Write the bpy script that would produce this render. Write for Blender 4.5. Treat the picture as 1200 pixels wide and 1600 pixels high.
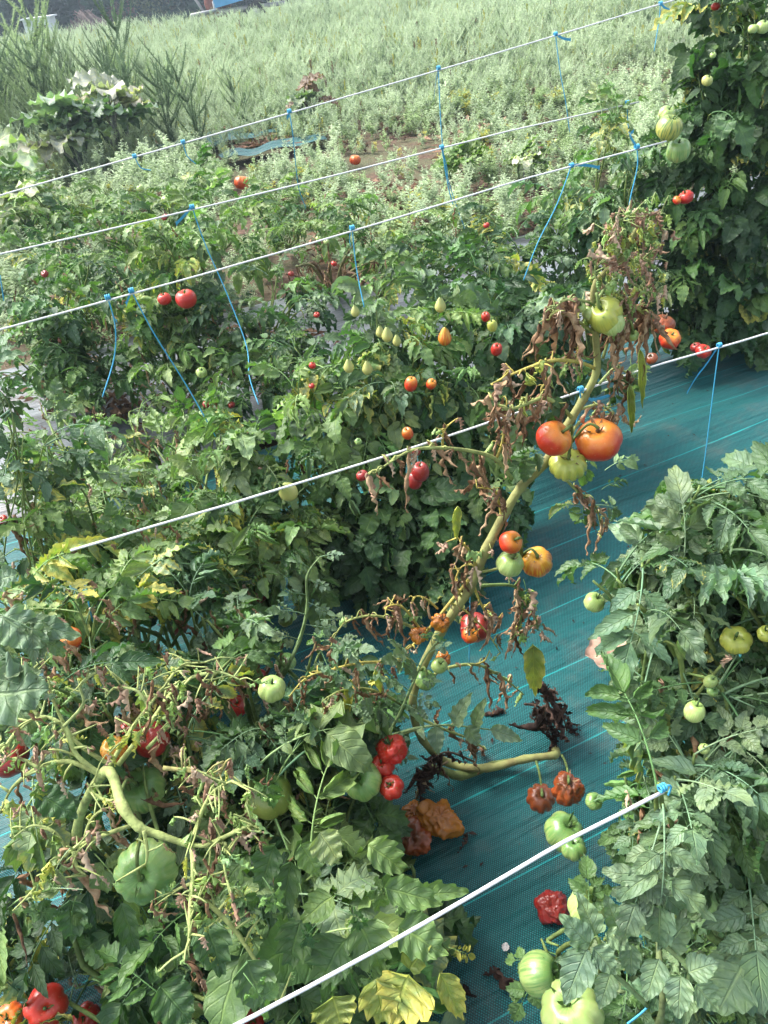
import bpy, math, random
import numpy as np
from mathutils import Vector, Matrix, noise as mnoise

# ------------------------------------------------------------------ camera, light, exposure
R = random.Random(7)
sc = bpy.context.scene
for o in list(bpy.data.objects):
    bpy.data.objects.remove(o)
COL = sc.collection
F = 1200.0
PITCH, ROLL, HGT = 36.0, 7.5, 1.6
cam = bpy.data.cameras.new('camera')
cam.sensor_fit = 'VERTICAL'; cam.sensor_height = 24.0; cam.sensor_width = 18.0
cam.lens = 24.0 * F / 1600.0
cam.clip_start = 0.05; cam.clip_end = 500
camo = bpy.data.objects.new('camera', cam); COL.objects.link(camo)
camo.location = (0, 0, HGT)
CM = Matrix.Rotation(math.radians(90 - PITCH), 3, 'X') @ Matrix.Rotation(math.radians(-ROLL), 3, 'Z')
camo.rotation_euler = CM.to_euler()
sc.camera = camo

SUN_EL, SUN_AZ = math.radians(52), math.radians(-60)      # azimuth from +Y towards +X
world = bpy.data.worlds.new('World'); sc.world = world; world.use_nodes = True
wn = world.node_tree; wn.nodes.clear()
sky = wn.nodes.new('ShaderNodeTexSky'); sky.sky_type = 'NISHITA'; sky.sun_disc = False
sky.sun_elevation = SUN_EL; sky.sun_rotation = SUN_AZ
sky.air_density = 1.0; sky.dust_density = 4.0; sky.ozone_density = 1.0
bg = wn.nodes.new('ShaderNodeBackground'); bg.inputs['Strength'].default_value = 0.15
wo = wn.nodes.new('ShaderNodeOutputWorld')
bw = wn.nodes.new('ShaderNodeRGBToBW'); cl = wn.nodes.new('ShaderNodeMix'); cl.data_type = 'RGBA'      # thin white cloud over the whole sky
cl.inputs[0].default_value = .62; wn.links.new(sky.outputs[0], cl.inputs[6]); wn.links.new(sky.outputs[0], bw.inputs[0]); wn.links.new(bw.outputs[0], cl.inputs[7])
wn.links.new(cl.outputs[2], bg.inputs[0]); wn.links.new(bg.outputs[0], wo.inputs[0])
sun = bpy.data.lights.new('sun', 'SUN'); sun.energy = 1.4; sun.angle = math.radians(26); sun.color = (1.0, 0.97, 0.91)
suno = bpy.data.objects.new('sun', sun); COL.objects.link(suno)
sd = Vector((math.sin(SUN_AZ) * math.cos(SUN_EL), math.cos(SUN_AZ) * math.cos(SUN_EL), math.sin(SUN_EL)))
suno.rotation_euler = sd.to_track_quat('Z', 'Y').to_euler()
suno.location = (0, 0, 10)
sc.view_settings.view_transform = 'Standard'; sc.view_settings.look = 'None'
sc.view_settings.gamma = 1; sc.view_settings.exposure = 1.95
sc.view_settings.use_curve_mapping = False
sc.render.engine = 'CYCLES'
sc.cycles.max_bounces = 5; sc.cycles.diffuse_bounces = 3; sc.cycles.glossy_bounces = 2
sc.cycles.transmission_bounces = 3; sc.cycles.transparent_max_bounces = 8; sc.cycles.volume_bounces = 0
sc.cycles.use_denoising = True

# ------------------------------------------------------------------ place helpers
C0 = Vector((0, 0, HGT))
AZ = math.radians(70)
DR = Vector((math.sin(AZ), math.cos(AZ), 0))          # along the rows
NR = Vector((-math.cos(AZ), math.sin(AZ), 0))         # across the rows, away from the path
UP = Vector((0, 0, 1))
def ray(px, py): return CM @ Vector(((px - 600) / F, -(py - 800) / F, -1))
def ground(px, py, z=0.0):
    d = ray(px, py); return C0 + d * ((z - HGT) / d.z)
def row(px, py, n):
    d = ray(px, py); return C0 + d * (n / NR.dot(d))
def dep(px, py, d):
    p = C0 + ray(px, py) * d
    return p
def sn(s, n, z=0.0): return DR * s + NR * n + UP * z

# ------------------------------------------------------------------ objects
def link(o, parent=None):
    COL.objects.link(o)
    if parent is not None: o.parent = parent
    return o
def tag(o, label=None, cat=None, group=None, kind=None):
    if label: o['label'] = label
    if cat: o['category'] = cat
    if group: o['group'] = group
    if kind: o['kind'] = kind
    return o
def empty(name, loc, label, cat, group=None):
    o = bpy.data.objects.new(name, None); o.location = loc; o.empty_display_size = .05
    link(o); return tag(o, label, cat, group)

class MB:
    def __init__(s): s.v = []; s.f = []; s.m = []; s.uv = []
    def add(s, vs, fs, mat=0, uvs=None):
        b = len(s.v); s.v.extend([tuple(v) for v in vs])
        for f in fs:
            s.f.append([i + b for i in f]); s.m.append(mat)
            s.uv.extend([(uvs[i] if uvs else (0.5, 0.5)) for i in f])
    def grid(s, pts, nu, nv, mat=0, uvs=None, wrap=False):
        fs = []
        for i in range(nu - 1):
            for j in range(nv if wrap else nv - 1):
                k = (j + 1) % nv
                fs.append((i * nv + j, i * nv + k, (i + 1) * nv + k, (i + 1) * nv + j))
        s.add(pts, fs, mat, uvs)
    def tube(s, pts, rad, seg=6, mat=0, cap=True):
        pts = [Vector(p) for p in pts]; n = len(pts)
        if not hasattr(rad, '__len__'): rad = [rad] * n
        t0 = (pts[1] - pts[0]).normalized()
        a = t0.orthogonal().normalized(); vs = []
        for i in range(n):
            t = (pts[min(i + 1, n - 1)] - pts[max(i - 1, 0)])
            if t.length < 1e-9: t = t0
            t.normalize(); a = (a - t * a.dot(t))
            a = a.normalized() if a.length > 1e-6 else t.orthogonal().normalized()
            b = t.cross(a)
            for k in range(seg):
                q = 2 * math.pi * k / seg
                vs.append(pts[i] + (a * math.cos(q) + b * math.sin(q)) * rad[i])
        fs = []
        for i in range(n - 1):
            for k in range(seg):
                l = (k + 1) % seg
                fs.append((i * seg + k, i * seg + l, (i + 1) * seg + l, (i + 1) * seg + k))
        if cap:
            fs.append(tuple(range(seg))[::-1]); fs.append(tuple((n - 1) * seg + k for k in range(seg)))
        s.add(vs, fs, mat)
    def box(s, c, d, mat=0, rz=0.0, M=None):
        x, y, z = d[0] / 2, d[1] / 2, d[2] / 2
        vs = [Vector((a * x, b * y, e * z)) for a in (-1, 1) for b in (-1, 1) for e in (-1, 1)]
        rm = M if M is not None else Matrix.Rotation(rz, 3, 'Z')
        vs = [rm @ v + Vector(c) for v in vs]
        s.add(vs, [(0, 1, 3, 2), (4, 6, 7, 5), (0, 4, 5, 1), (2, 3, 7, 6), (0, 2, 6, 4), (1, 5, 7, 3)], mat)
    def mesh(s, name, mats, smooth=True):
        me = bpy.data.meshes.new(name); me.from_pydata(s.v, [], s.f)
        for m in (mats if isinstance(mats, (list, tuple)) else [mats]): me.materials.append(m)
        me.polygons.foreach_set('material_index', s.m)
        me.polygons.foreach_set('use_smooth', [smooth] * len(s.f))
        ul = me.uv_layers.new(name='UVMap')
        ul.data.foreach_set('uv', np.array(s.uv, dtype=np.float32).ravel())
        me.update(); return me
def obj(name, me, parent=None, loc=(0, 0, 0), color=None):
    o = bpy.data.objects.new(name, me); o.location = loc
    if color: o.color = color
    return link(o, parent)
def smooth_path(pts, sub=5):
    pts = [Vector(p) for p in pts]
    if len(pts) < 3: 
        a, b = pts; return [a.lerp(b, i / sub) for i in range(sub + 1)]
    out = []
    for i in range(len(pts) - 1):
        p0 = pts[max(i - 1, 0)]; p1 = pts[i]; p2 = pts[i + 1]; p3 = pts[min(i + 2, len(pts) - 1)]
        for k in range(sub):
            t = k / sub
            out.append(0.5 * ((2 * p1) + (p2 - p0) * t + (2 * p0 - 5 * p1 + 4 * p2 - p3) * t * t + (3 * p1 - p0 - 3 * p2 + p3) * t ** 3))
    out.append(pts[-1]); return out
def lerp_list(a, b, n): return [a + (b - a) * i / (n - 1) for i in range(n)]

# ------------------------------------------------------------------ materials
def newmat(name):
    m = bpy.data.materials.new(name); m.use_nodes = True
    nt = m.node_tree; nt.nodes.clear()
    out = nt.nodes.new('ShaderNodeOutputMaterial')
    return m, nt, out
class NT:
    def __init__(s, nt): s.nt = nt
    def n(s, t, **k):
        nd = s.nt.nodes.new(t)
        for a, b in k.items(): setattr(nd, a, b)
        return nd
    def l(s, a, b): s.nt.links.new(a, b)
    def val(s, x, sock):
        if hasattr(x, 'is_linked') or hasattr(x, 'links'): s.l(x, sock)
        else: sock.default_value = x
    def math(s, op, a, b=None, clamp=False):
        nd = s.n('ShaderNodeMath', operation=op); nd.use_clamp = clamp
        s.val(a, nd.inputs[0])
        if b is not None: s.val(b, nd.inputs[1])
        return nd.outputs[0]
    def mix(s, f, a, b, blend='MIX'):
        nd = s.n('ShaderNodeMix', data_type='RGBA', blend_type=blend)
        s.val(f, nd.inputs[0])
        for x, i in ((a, 6), (b, 7)):
            if isinstance(x, tuple): nd.inputs[i].default_value = (*x, 1) if len(x) == 3 else x
            else: s.l(x, nd.inputs[i])
        return nd.outputs[2]
    def noise(s, vec, scale, detail=3, rough=.55, dist=0):
        nd = s.n('ShaderNodeTexNoise'); nd.inputs['Scale'].default_value = scale
        nd.inputs['Detail'].default_value = detail; nd.inputs['Roughness'].default_value = rough
        nd.inputs['Distortion'].default_value = dist
        if vec is not None: s.l(vec, nd.inputs['Vector'])
        return nd.outputs['Fac']
    def ramp(s, f, stops):
        nd = s.n('ShaderNodeValToRGB'); el = nd.color_ramp.elements
        while len(el) < len(stops): el.new(0.5)
        for e, (p, c) in zip(el, stops): e.position = p; e.color = (*c, 1) if len(c) == 3 else c
        s.l(f, nd.inputs[0]); return nd.outputs[0]
    def rng(s, f, a, b, c=0., d=1.):
        nd = s.n('ShaderNodeMapRange'); s.l(f, nd.inputs[0])
        for i, x in enumerate((a, b, c, d)): nd.inputs[i + 1].default_value = x
        return nd.outputs[0]
def principled(g, col, rough=.6, spec=.5, bump=None, bs=.3, bd=.001, metal=0, coat=0, sheen=0):
    p = g.n('ShaderNodeBsdfPrincipled')
    if isinstance(col, tuple): p.inputs['Base Color'].default_value = (*col, 1)
    else: g.l(col, p.inputs['Base Color'])
    g.val(rough, p.inputs['Roughness']); p.inputs['Specular IOR Level'].default_value = spec
    p.inputs['Metallic'].default_value = metal; p.inputs['Coat Weight'].default_value = coat
    p.inputs['Sheen Weight'].default_value = sheen
    if bump is not None:
        b = g.n('ShaderNodeBump'); b.inputs['Strength'].default_value = bs; b.inputs['Distance'].default_value = bd
        g.l(bump, b.inputs['Height']); g.l(b.outputs[0], p.inputs['Normal'])
    return p

def leaf_material(name, veins=True, back=(0.36, 0.40, 0.36), backmix=.75, rough=.46, trans=.2):
    m, nt, out = newmat(name); g = NT(nt)
    oi = g.n('ShaderNodeObjectInfo'); geo = g.n('ShaderNodeNewGeometry'); uv = g.n('ShaderNodeUVMap')
    sep = g.n('ShaderNodeSeparateXYZ'); g.l(uv.outputs[0], sep.inputs[0])
    u = sep.outputs[0]; v = g.math('ABSOLUTE', g.math('MULTIPLY', g.math('SUBTRACT', sep.outputs[1], .5), 2.0))
    ns = g.noise(geo.outputs['Position'], 38, 3)
    base = g.mix(g.rng(ns, .3, .7), oi.outputs['Color'], g.mix(1.0, oi.outputs['Color'], (1.45, 1.35, .95), 'MULTIPLY'))
    mid = g.rng(v, .02, .08, 1, 0)
    side = g.math('FRACT', g.math('SUBTRACT', g.math('MULTIPLY', u, 6.5), g.math('MULTIPLY', v, 1.7)))
    sv = g.rng(g.math('ABSOLUTE', g.math('SUBTRACT', side, .5)), .0, .13, 1, 0)
    vein = g.math('MAXIMUM', mid, g.math('MULTIPLY', sv, .55), clamp=True)
    col = g.mix(g.math('MULTIPLY', vein, .45), base, g.mix(1.0, base, (1.9, 1.7, 1.4), 'MULTIPLY'))
    # burnt / yellow margins: amount comes with the object (alpha)
    burn = g.math('SUBTRACT', 1.0, oi.outputs['Alpha'])
    n2 = g.noise(geo.outputs['Position'], 55, 4, .7)
    edge = g.math('ADD', g.math('MULTIPLY', v, .55), g.math('MULTIPLY', u, .35))
    bm = g.math('ADD', g.math('MULTIPLY', burn, 1.25), g.math('SUBTRACT', g.math('MULTIPLY', n2, .9), 1.35))
    bm = g.math('ADD', bm, g.math('MULTIPLY', edge, .55))
    yel = g.rng(bm, -.2, .1); brn = g.rng(bm, .30, .37)
    col = g.mix(yel, col, (.46, .42, .09)); col = g.mix(brn, col, (.10, .045, .025))
    col = g.mix(1.0, col, g.ramp(g.noise(geo.outputs['Position'], 14, 2), [(.3, (.82, .86, .85)), (.7, (1.15, 1.12, 1.1))]), 'MULTIPLY')
    bk = g.mix(backmix, col, g.mix(1.0, col, tuple(3.6 * c for c in back), 'MULTIPLY'))
    col = g.mix(geo.outputs['Backfacing'], col, bk)
    hgt = g.math('ADD', g.math('MULTIPLY', vein, -1.0), g.math('MULTIPLY', g.noise(geo.outputs['Position'], 160, 2), .8))
    p = principled(g, col, rough, .35, hgt, .8, .0022)
    if trans:
        t = g.n('ShaderNodeBsdfTranslucent'); g.l(g.mix(1.0, col, (1.1, 1.35, .5), 'MULTIPLY'), t.inputs[0])
        mx = g.n('ShaderNodeMixShader'); mx.inputs[0].default_value = trans
        g.l(p.outputs[0], mx.inputs[1]); g.l(t.outputs[0], mx.inputs[2]); g.l(mx.outputs[0], out.inputs[0])
    else: g.l(p.outputs[0], out.inputs[0])
    return m
M_LEAF = leaf_material('leaf_blade')
M_WEED = leaf_material('weed_blade', trans=.3, rough=.7)

def simple(name, col, rough=.6, spec=.4, var=.35, scale=60, bumps=.3, usecolor=False, metal=0, dark=None, bd=.001, gain=1.0):
    m, nt, out = newmat(name); g = NT(nt); geo = g.n('ShaderNodeNewGeometry')
    ns = g.noise(geo.outputs['Position'], scale, 4, .6)
    if usecolor:
        oi = g.n('ShaderNodeObjectInfo'); a = g.mix(1.0, oi.outputs['Color'], (gain, gain, gain * .85 if gain > 1 else 1.), 'MULTIPLY')
        b = g.mix(1.0, a, (1 - var,) * 3, 'MULTIPLY')
    else:
        a = col; b = dark or tuple(c * (1 - var) for c in col)
    c = g.mix(g.rng(ns, .35, .65), a, b)
    p = principled(g, c, rough, spec, ns, bumps, bd, metal)
    g.l(p.outputs[0], out.inputs[0]); return m
M_STEM = simple('stem_skin', (.2, .3, .08), .7, .25, .5, 55, 1.0, usecolor=True, bd=.004)
M_RACHIS = simple('leaf_stalk', (.2, .3, .08), .6, .3, .3, 90, .4, usecolor=True, gain=1.9)
def dried_material(name, c1, c2, c3):
    m, nt, out = newmat(name); g = NT(nt); geo = g.n('ShaderNodeNewGeometry'); oi = g.n('ShaderNodeObjectInfo')
    n1 = g.noise(geo.outputs['Position'], 45, 4, .7); n2 = g.noise(geo.outputs['Position'], 140, 3)
    f = g.math('ADD', g.math('MULTIPLY', n1, .7), g.math('MULTIPLY', oi.outputs['Random'], .3))
    c = g.ramp(f, [(.28, c1), (.5, c2), (.72, c3)])
    p = principled(g, c, .8, .2, n2, .6, .002)
    t = g.n('ShaderNodeBsdfTranslucent'); g.l(c, t.inputs[0])
    mx = g.n('ShaderNodeMixShader'); mx.inputs[0].default_value = .12
    g.l(p.outputs[0], mx.inputs[1]); g.l(t.outputs[0], mx.inputs[2]); g.l(mx.outputs[0], out.inputs[0])
    return m
M_DRIED = dried_material('dried_leaf', (.05, .027, .016), (.22, .125, .065), (.46, .335, .20))
M_PINKDRY = dried_material('pale_dried_leaf', (.16, .085, .05), (.36, .235, .16), (.52, .42, .30))
M_BLACKDRY = dried_material('blackened_leaf', (.012, .008, .007), (.035, .02, .015), (.10, .06, .045))

def tomato_mat(name, bottom, top, ribs=.25, stripe=None, rough=.33, mottled=0.):
    m, nt, out = newmat(name); g = NT(nt)
    tc = g.n('ShaderNodeTexCoord'); geo = g.n('ShaderNodeNewGeometry'); uv = g.n('ShaderNodeUVMap')
    sep = g.n('ShaderNodeSeparateXYZ'); g.l(uv.outputs[0], sep.inputs[0])
    n1 = g.noise(geo.outputs['Position'], 30, 3)
    f = g.math('ADD', sep.outputs[0], g.math('MULTIPLY', g.math('SUBTRACT', n1, .5), .55))
    c = g.ramp(f, [(.10, top), (.30, tuple((a + b) / 2 for a, b in zip(top, bottom))), (.46, bottom)])
    if stripe:
        nz = g.n('ShaderNodeTexNoise'); mp = g.n('ShaderNodeMapping'); mp.inputs['Scale'].default_value = (1.2, 26, 1)
        g.l(uv.outputs[0], mp.inputs[0]); g.l(mp.outputs[0], nz.inputs['Vector']); nz.inputs['Scale'].default_value = 1.6
        nz.inputs['Detail'].default_value = 3
        c = g.mix(g.rng(nz.outputs[0], .46, .60), c, stripe)
    sp = g.noise(geo.outputs['Position'], 260, 2)
    c = g.mix(g.math('MULTIPLY', g.rng(sp, .6, .72), .2), c, (.55, .42, .22))
    if mottled:
        sp2 = g.noise(geo.outputs['Position'], 60, 4, .7)
        c = g.mix(g.math('MULTIPLY', g.rng(sp2, .55, .68), mottled), c, (.10, .04, .02))
    p = principled(g, c, rough, .5, n1, .15, .004, coat=.05)
    p.inputs['Subsurface Weight'].default_value = .12; p.inputs['Subsurface Radius'].default_value = (.01, .004, .002)
    p.inputs['Subsurface Scale'].default_value = .6
    g.l(p.outputs[0], out.inputs[0]); return m
TM = {
 'red': tomato_mat('ripe_red_skin', (.42, .018, .014), (.40, .03, .012)),
 'dullred': tomato_mat('dark_red_skin', (.26, .016, .016), (.22, .02, .012), mottled=.25),
 'orangered': tomato_mat('orange_red_skin', (.50, .035, .012), (.66, .24, .03), mottled=.06),
 'orange': tomato_mat('orange_skin', (.50, .06, .012), (.60, .17, .02)),
 'yelloworange': tomato_mat('yellow_orange_skin', (.50, .085, .012), (.58, .30, .03), stripe=(.62, .34, .04)),
 'green': tomato_mat('green_skin', (.30, .40, .13), (.10, .21, .05), stripe=(.13, .26, .07), rough=.3),
 'lightgreen': tomato_mat('light_green_skin', (.42, .50, .19), (.22, .34, .09), stripe=(.30, .42, .12), rough=.3),
 'lime': tomato_mat('yellow_green_skin', (.46, .46, .08), (.30, .36, .06), stripe=(.32, .36, .07), rough=.3),
 'darkgreen': tomato_mat('dark_green_skin', (.20, .24, .05), (.06, .13, .03), rough=.3),
 'yellow': tomato_mat('pale_yellow_skin', (.42, .42, .13), (.30, .36, .10)),
 'zebra': tomato_mat('striped_green_skin', (.46, .44, .10), (.30, .34, .08), stripe=(.08, .17, .05)),
 'rotorange': tomato_mat('rotten_orange_skin', (.50, .19, .02), (.34, .11, .015), mottled=.4, rough=.25),
 'rotbrown': tomato_mat('rotten_brown_skin', (.34, .07, .015), (.16, .05, .02), mottled=.6, rough=.3),
}
M_WIRE = simple('white_wire_coating', (.72, .73, .74), .4, .4, .15, 200, .1)
M_TWINE = simple('blue_twine', (.07, .42, .68), .6, .4, .35, 900, .8, bd=.0008)

# ------------------------------------------------------------------ leaf meshes
def leaflet(mb, L, W, M, roll=.5, bend=.6, lobe=.22, nl=4, wav=.05, twist=0., mat=0, rnd=R, nu=13, hv=3, crumple=0.):
    """M: 4x4 placing the leaflet base; +Y along, +Z up"""
    nv = 2 * hv + 1; pts = []; uvs = []
    y = 0.; z = 0.; ang = rnd.uniform(-.1, .15); ph = rnd.uniform(0, 9); asy = rnd.uniform(-.12, .12)
    sd_ = rnd.uniform(0, 100)
    for i in range(nu):
        t = i / (nu - 1)
        if i: y += math.cos(ang) * L / (nu - 1); z += math.sin(ang) * L / (nu - 1)
        ang -= bend / (nu - 1)
        sh = (math.sin(math.pi * min(1, t ** .62)) ** .75) * (1 - .25 * t) + .02
        if t > .97: sh = .02
        tw = twist * t
        for j in range(-hv, hv + 1):
            v = j / hv; sgn = 1 if v > 0 else -1
            saw = ((t * nl + (0.3 if sgn > 0 else 0)) % 1.0)
            sr = 1 + lobe * (saw - .5) * (1 - .4 * t)
            w = W * sh * (sr if abs(v) > .9 else 1) * (1 + asy * sgn)
            a = abs(v) * roll
            if roll > .05: x = math.sin(a) / roll * w * sgn; zz = (1 - math.cos(a)) / roll * w
            else: x = v * w; zz = 0
            zz += wav * W * math.sin(t * nl * 6.28 + ph) * abs(v) * 1.2
            if crumple:
                nv_ = mnoise.noise_vector(Vector((x * 55, t * L * 55, sd_)))
                x += nv_.x * crumple; zz += nv_.z * crumple
            x2 = x * math.cos(tw) - zz * math.sin(tw); z2 = x * math.sin(tw) + zz * math.cos(tw)
            yy = y + (abs(v) ** 2) * (saw * .3 * L / nl * (1 if lobe else 0)) * (1 - t) - z2 * math.sin(ang)
            pts.append(M @ Vector((x2, yy, z + z2 * math.cos(ang)))); uvs.append((t, v * .5 + .5))
    mb.grid(pts, nu, nv, mat, uvs)

def frame(p, d, up=UP):
    y = Vector(d).normalized(); x = y.cross(up)
    if x.length < 1e-4: x = y.orthogonal()
    x.normalize(); z = x.cross(y)
    return Matrix(((x.x, y.x, z.x, p[0]), (x.y, y.y, z.y, p[1]), (x.z, y.z, z.z, p[2]), (0, 0, 0, 1)))

def compound(kind, seed):
    """a pinnate leaf about 1 unit = 0.18 m long, base at origin"""
    rnd = random.Random(seed); mb = MB()
    L = .18; P = dict(tomato=dict(n=3, ll=.076, w=.0205, roll=(.1, 1.5), lobe=.27, bend=(.2, 1.2), droop=1.1),
                      broad=dict(n=2, ll=.095, w=.036, roll=(.2, 1.1), lobe=.14, bend=(.5, 1.5), droop=1.2),
                      curled=dict(n=3, ll=.07, w=.024, roll=(1.5, 2.8), lobe=.2, bend=(.3, 1.6), droop=1.0),
                      fine=dict(n=3, ll=.055, w=.014, roll=(.2, 1.3), lobe=.5, bend=(.3, 1.4), droop=1.0),
                      young=dict(n=3, ll=.055, w=.018, roll=(.1, .7), lobe=.28, bend=(.0, .6), droop=.35))[kind]
    pts = [Vector((0, 0, 0))]; ang = rnd.uniform(.1, .5); seg = 10; sx = rnd.uniform(-.3, .3)
    for i in range(seg):
        d = Vector((math.sin(sx * i / seg), math.cos(ang), math.sin(ang))).normalized()
        pts.append(pts[-1] + d * L * .8 / seg); ang -= P['droop'] * rnd.uniform(.7, 1.4) / seg
    mb.tube(pts, lerp_list(.0021, .0009, len(pts)), 4, 1, cap=False)
    def at(t):
        f = t * seg; i = min(int(f), seg - 1)
        return pts[i].lerp(pts[i + 1], f - i), (pts[i + 1] - pts[i]).normalized()
    p, d = at(1.0)
    rl = rnd.uniform(*P['roll'])
    def lf(p, d, scale, mx=1):
        leaflet(mb, P['ll'] * scale * rnd.uniform(.85, 1.15), P['w'] * scale * rnd.uniform(.85, 1.15),
                frame(p, d, (UP + Vector((rnd.uniform(-.35, .35), rnd.uniform(-.3, .3), 0))).normalized()),
                roll=rl * rnd.uniform(.6, 1.3), bend=rnd.uniform(*P['bend']), lobe=P['lobe'], nl=rnd.choice([3, 4, 5]),
                wav=rnd.uniform(.06, .32), crumple=rnd.uniform(0, .0035), twist=rnd.uniform(-.7, .7), rnd=rnd)
    lf(p, d, 1.2)
    ts = [.45, .7, .9][:P['n']] if P['n'] == 3 else [.5, .82]
    for k, t in enumerate(ts):
        for s in (-1, 1):
            if rnd.random() < .06: continue
            p, d = at(min(1, t + rnd.uniform(-.04, .04)))
            x = d.cross(UP).normalized() * s
            dd = (x * rnd.uniform(.8, 1.1) + d * rnd.uniform(.3, .8) + UP * rnd.uniform(-.5, .15)).normalized()
            q = p + dd * .008; mb.tube([p, q], .0008, 3, 1, cap=False)
            lf(q, dd, (.75, 1.0, .8)[k])
    for k in range(4):
        p, d = at(rnd.uniform(.35, .95)); s = rnd.choice((-1, 1)); x = d.cross(UP).normalized() * s
        lf(p, (x + d * .4 + UP * rnd.uniform(-.3, .3)).normalized(), rnd.uniform(.2, .38))
    me = mb.mesh('leaf_' + kind, [M_LEAF, M_RACHIS])
    return me
LEAF = {k: [compound(k, i * 17 + j) for i in range(n)] for j, (k, n) in enumerate((('tomato', 12), ('broad', 8), ('curled', 10), ('fine', 8), ('young', 6)))}

def dried_leaflet_mesh(seed, mat, L=.075, W=.016):
    rnd = random.Random(seed); mb = MB()
    M = frame((0, 0, 0), Vector((rnd.uniform(-.25, .25), rnd.uniform(-.25, .25), -1)), Vector((1, 0, 0)))
    leaflet(mb, L * rnd.uniform(.75, 1.25), W * rnd.uniform(.8, 1.3), M, roll=rnd.uniform(1.8, 3.3), bend=rnd.uniform(-1.6, 2.2), lobe=.18, nl=4, wav=.28,
            twist=rnd.uniform(-3.4, 3.4), rnd=rnd, nu=22, hv=3, crumple=rnd.uniform(.003, .007) * L / .075)
    if rnd.random() < .5:
        leaflet(mb, L * .5, W * .8, frame((0, 0, -.004), Vector((rnd.uniform(-1, 1), rnd.uniform(-1, 1), -1)), Vector((1, 0, 0))), roll=2.2, bend=rnd.uniform(-2, 2), lobe=.1, nl=3, wav=.3, twist=rnd.uniform(-3, 3), rnd=rnd, nu=12, hv=2, crumple=.004 * L / .075)
    return mb.mesh('dried_leaflet', [mat])
DRY = [dried_leaflet_mesh(900 + i, M_DRIED, .085, .0115) for i in range(14)]
GCURL = [dried_leaflet_mesh(980 + i, M_LEAF, .045, .012) for i in range(8)]
PINK = [dried_leaflet_mesh(930 + i, M_PINKDRY, .04, .011) for i in range(10)]
BLACK = [dried_leaflet_mesh(960 + i, M_BLACKDRY, .07, .018) for i in range(6)]

def jit(c, a=.18, rnd=R):
    k = 1 + rnd.uniform(-a, a); h = rnd.uniform(-a, a) * .35
    return (max(0, c[0] * k * (1 + h)), c[1] * k, max(0, c[2] * k * (1 - h)))
# leaf colours (base colours)
GREENS = dict(
  mid=[(.075, .150, .055), (.060, .128, .050), (.095, .175, .065), (.050, .105, .045)],
  blue=[(.105, .172, .108), (.125, .195, .130), (.080, .142, .088), (.055, .108, .063)],
  dark=[(.032, .075, .034), (.042, .092, .042), (.028, .064, .032)],
  light=[(.140, .225, .090), (.115, .195, .078), (.180, .260, .125)],
  pale=[(.16, .24, .13), (.13, .21, .11), (.20, .27, .16)],
)
LV = []
def place_leaf(parent, base, p, d, kind, pal, scale, burn=0., up=UP, name='leaf', rnd=R):
    me = rnd.choice(LEAF[kind])
    o = bpy.data.objects.new(name, me)
    M = frame(Vector(p) - Vector(base), d, up) @ Matrix.Diagonal((scale * rnd.choice((1, -1)), scale, scale, 1))
    # a mirrored leaf is still a leaf; keep normals right by rotating instead
    M = frame(Vector(p) - Vector(base), d, up) @ Matrix.Scale(scale, 4)
    o.matrix_local = M
    c = jit(rnd.choice(GREENS[pal]), .22, rnd)
    b = 0.
    if rnd.random() < .13 + burn: b = min(1, max(0, rnd.uniform(.0, .5) + burn))
    o.color = (*c, 1 - b)
    COL.objects.link(o); o.parent = parent
    LV.append((o, Vector(p), Vector(d).normalized() * .2 * scale))
    return o

def blob_pt(c, r, rnd=R, shell=.0):
    while True:
        v = Vector((rnd.uniform(-1, 1), rnd.uniform(-1, 1), rnd.uniform(-1, 1)))
        if shell <= v.length <= 1: return c + v * r

def mesh_path_obj(name, parent, base, pts, rad, col, seg=6, sub=5, bumps=True, mat=None):
    base = Vector(base); P = smooth_path([Vector(p) - base for p in pts], sub)
    if hasattr(rad, '__len__'):
        n = len(P); m = len(rad); rr = []
        for i in range(n):
            f = i / (n - 1) * (m - 1); k = min(int(f), m - 2); rr.append(rad[k] + (rad[k + 1] - rad[k]) * (f - k))
    else: rr = [rad] * len(P)
    if bumps:
        for i in range(len(rr)):
            rr[i] *= 1 + .09 * mnoise.noise(Vector((i * .9, rr[i] * 999, 2)))
            if i % sub == 0: rr[i] *= 1.18
    mb = MB(); mb.tube(P, rr, seg, 0)
    return obj(name, mb.mesh(name, [mat or M_STEM]), parent, color=(*col, 1))

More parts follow.
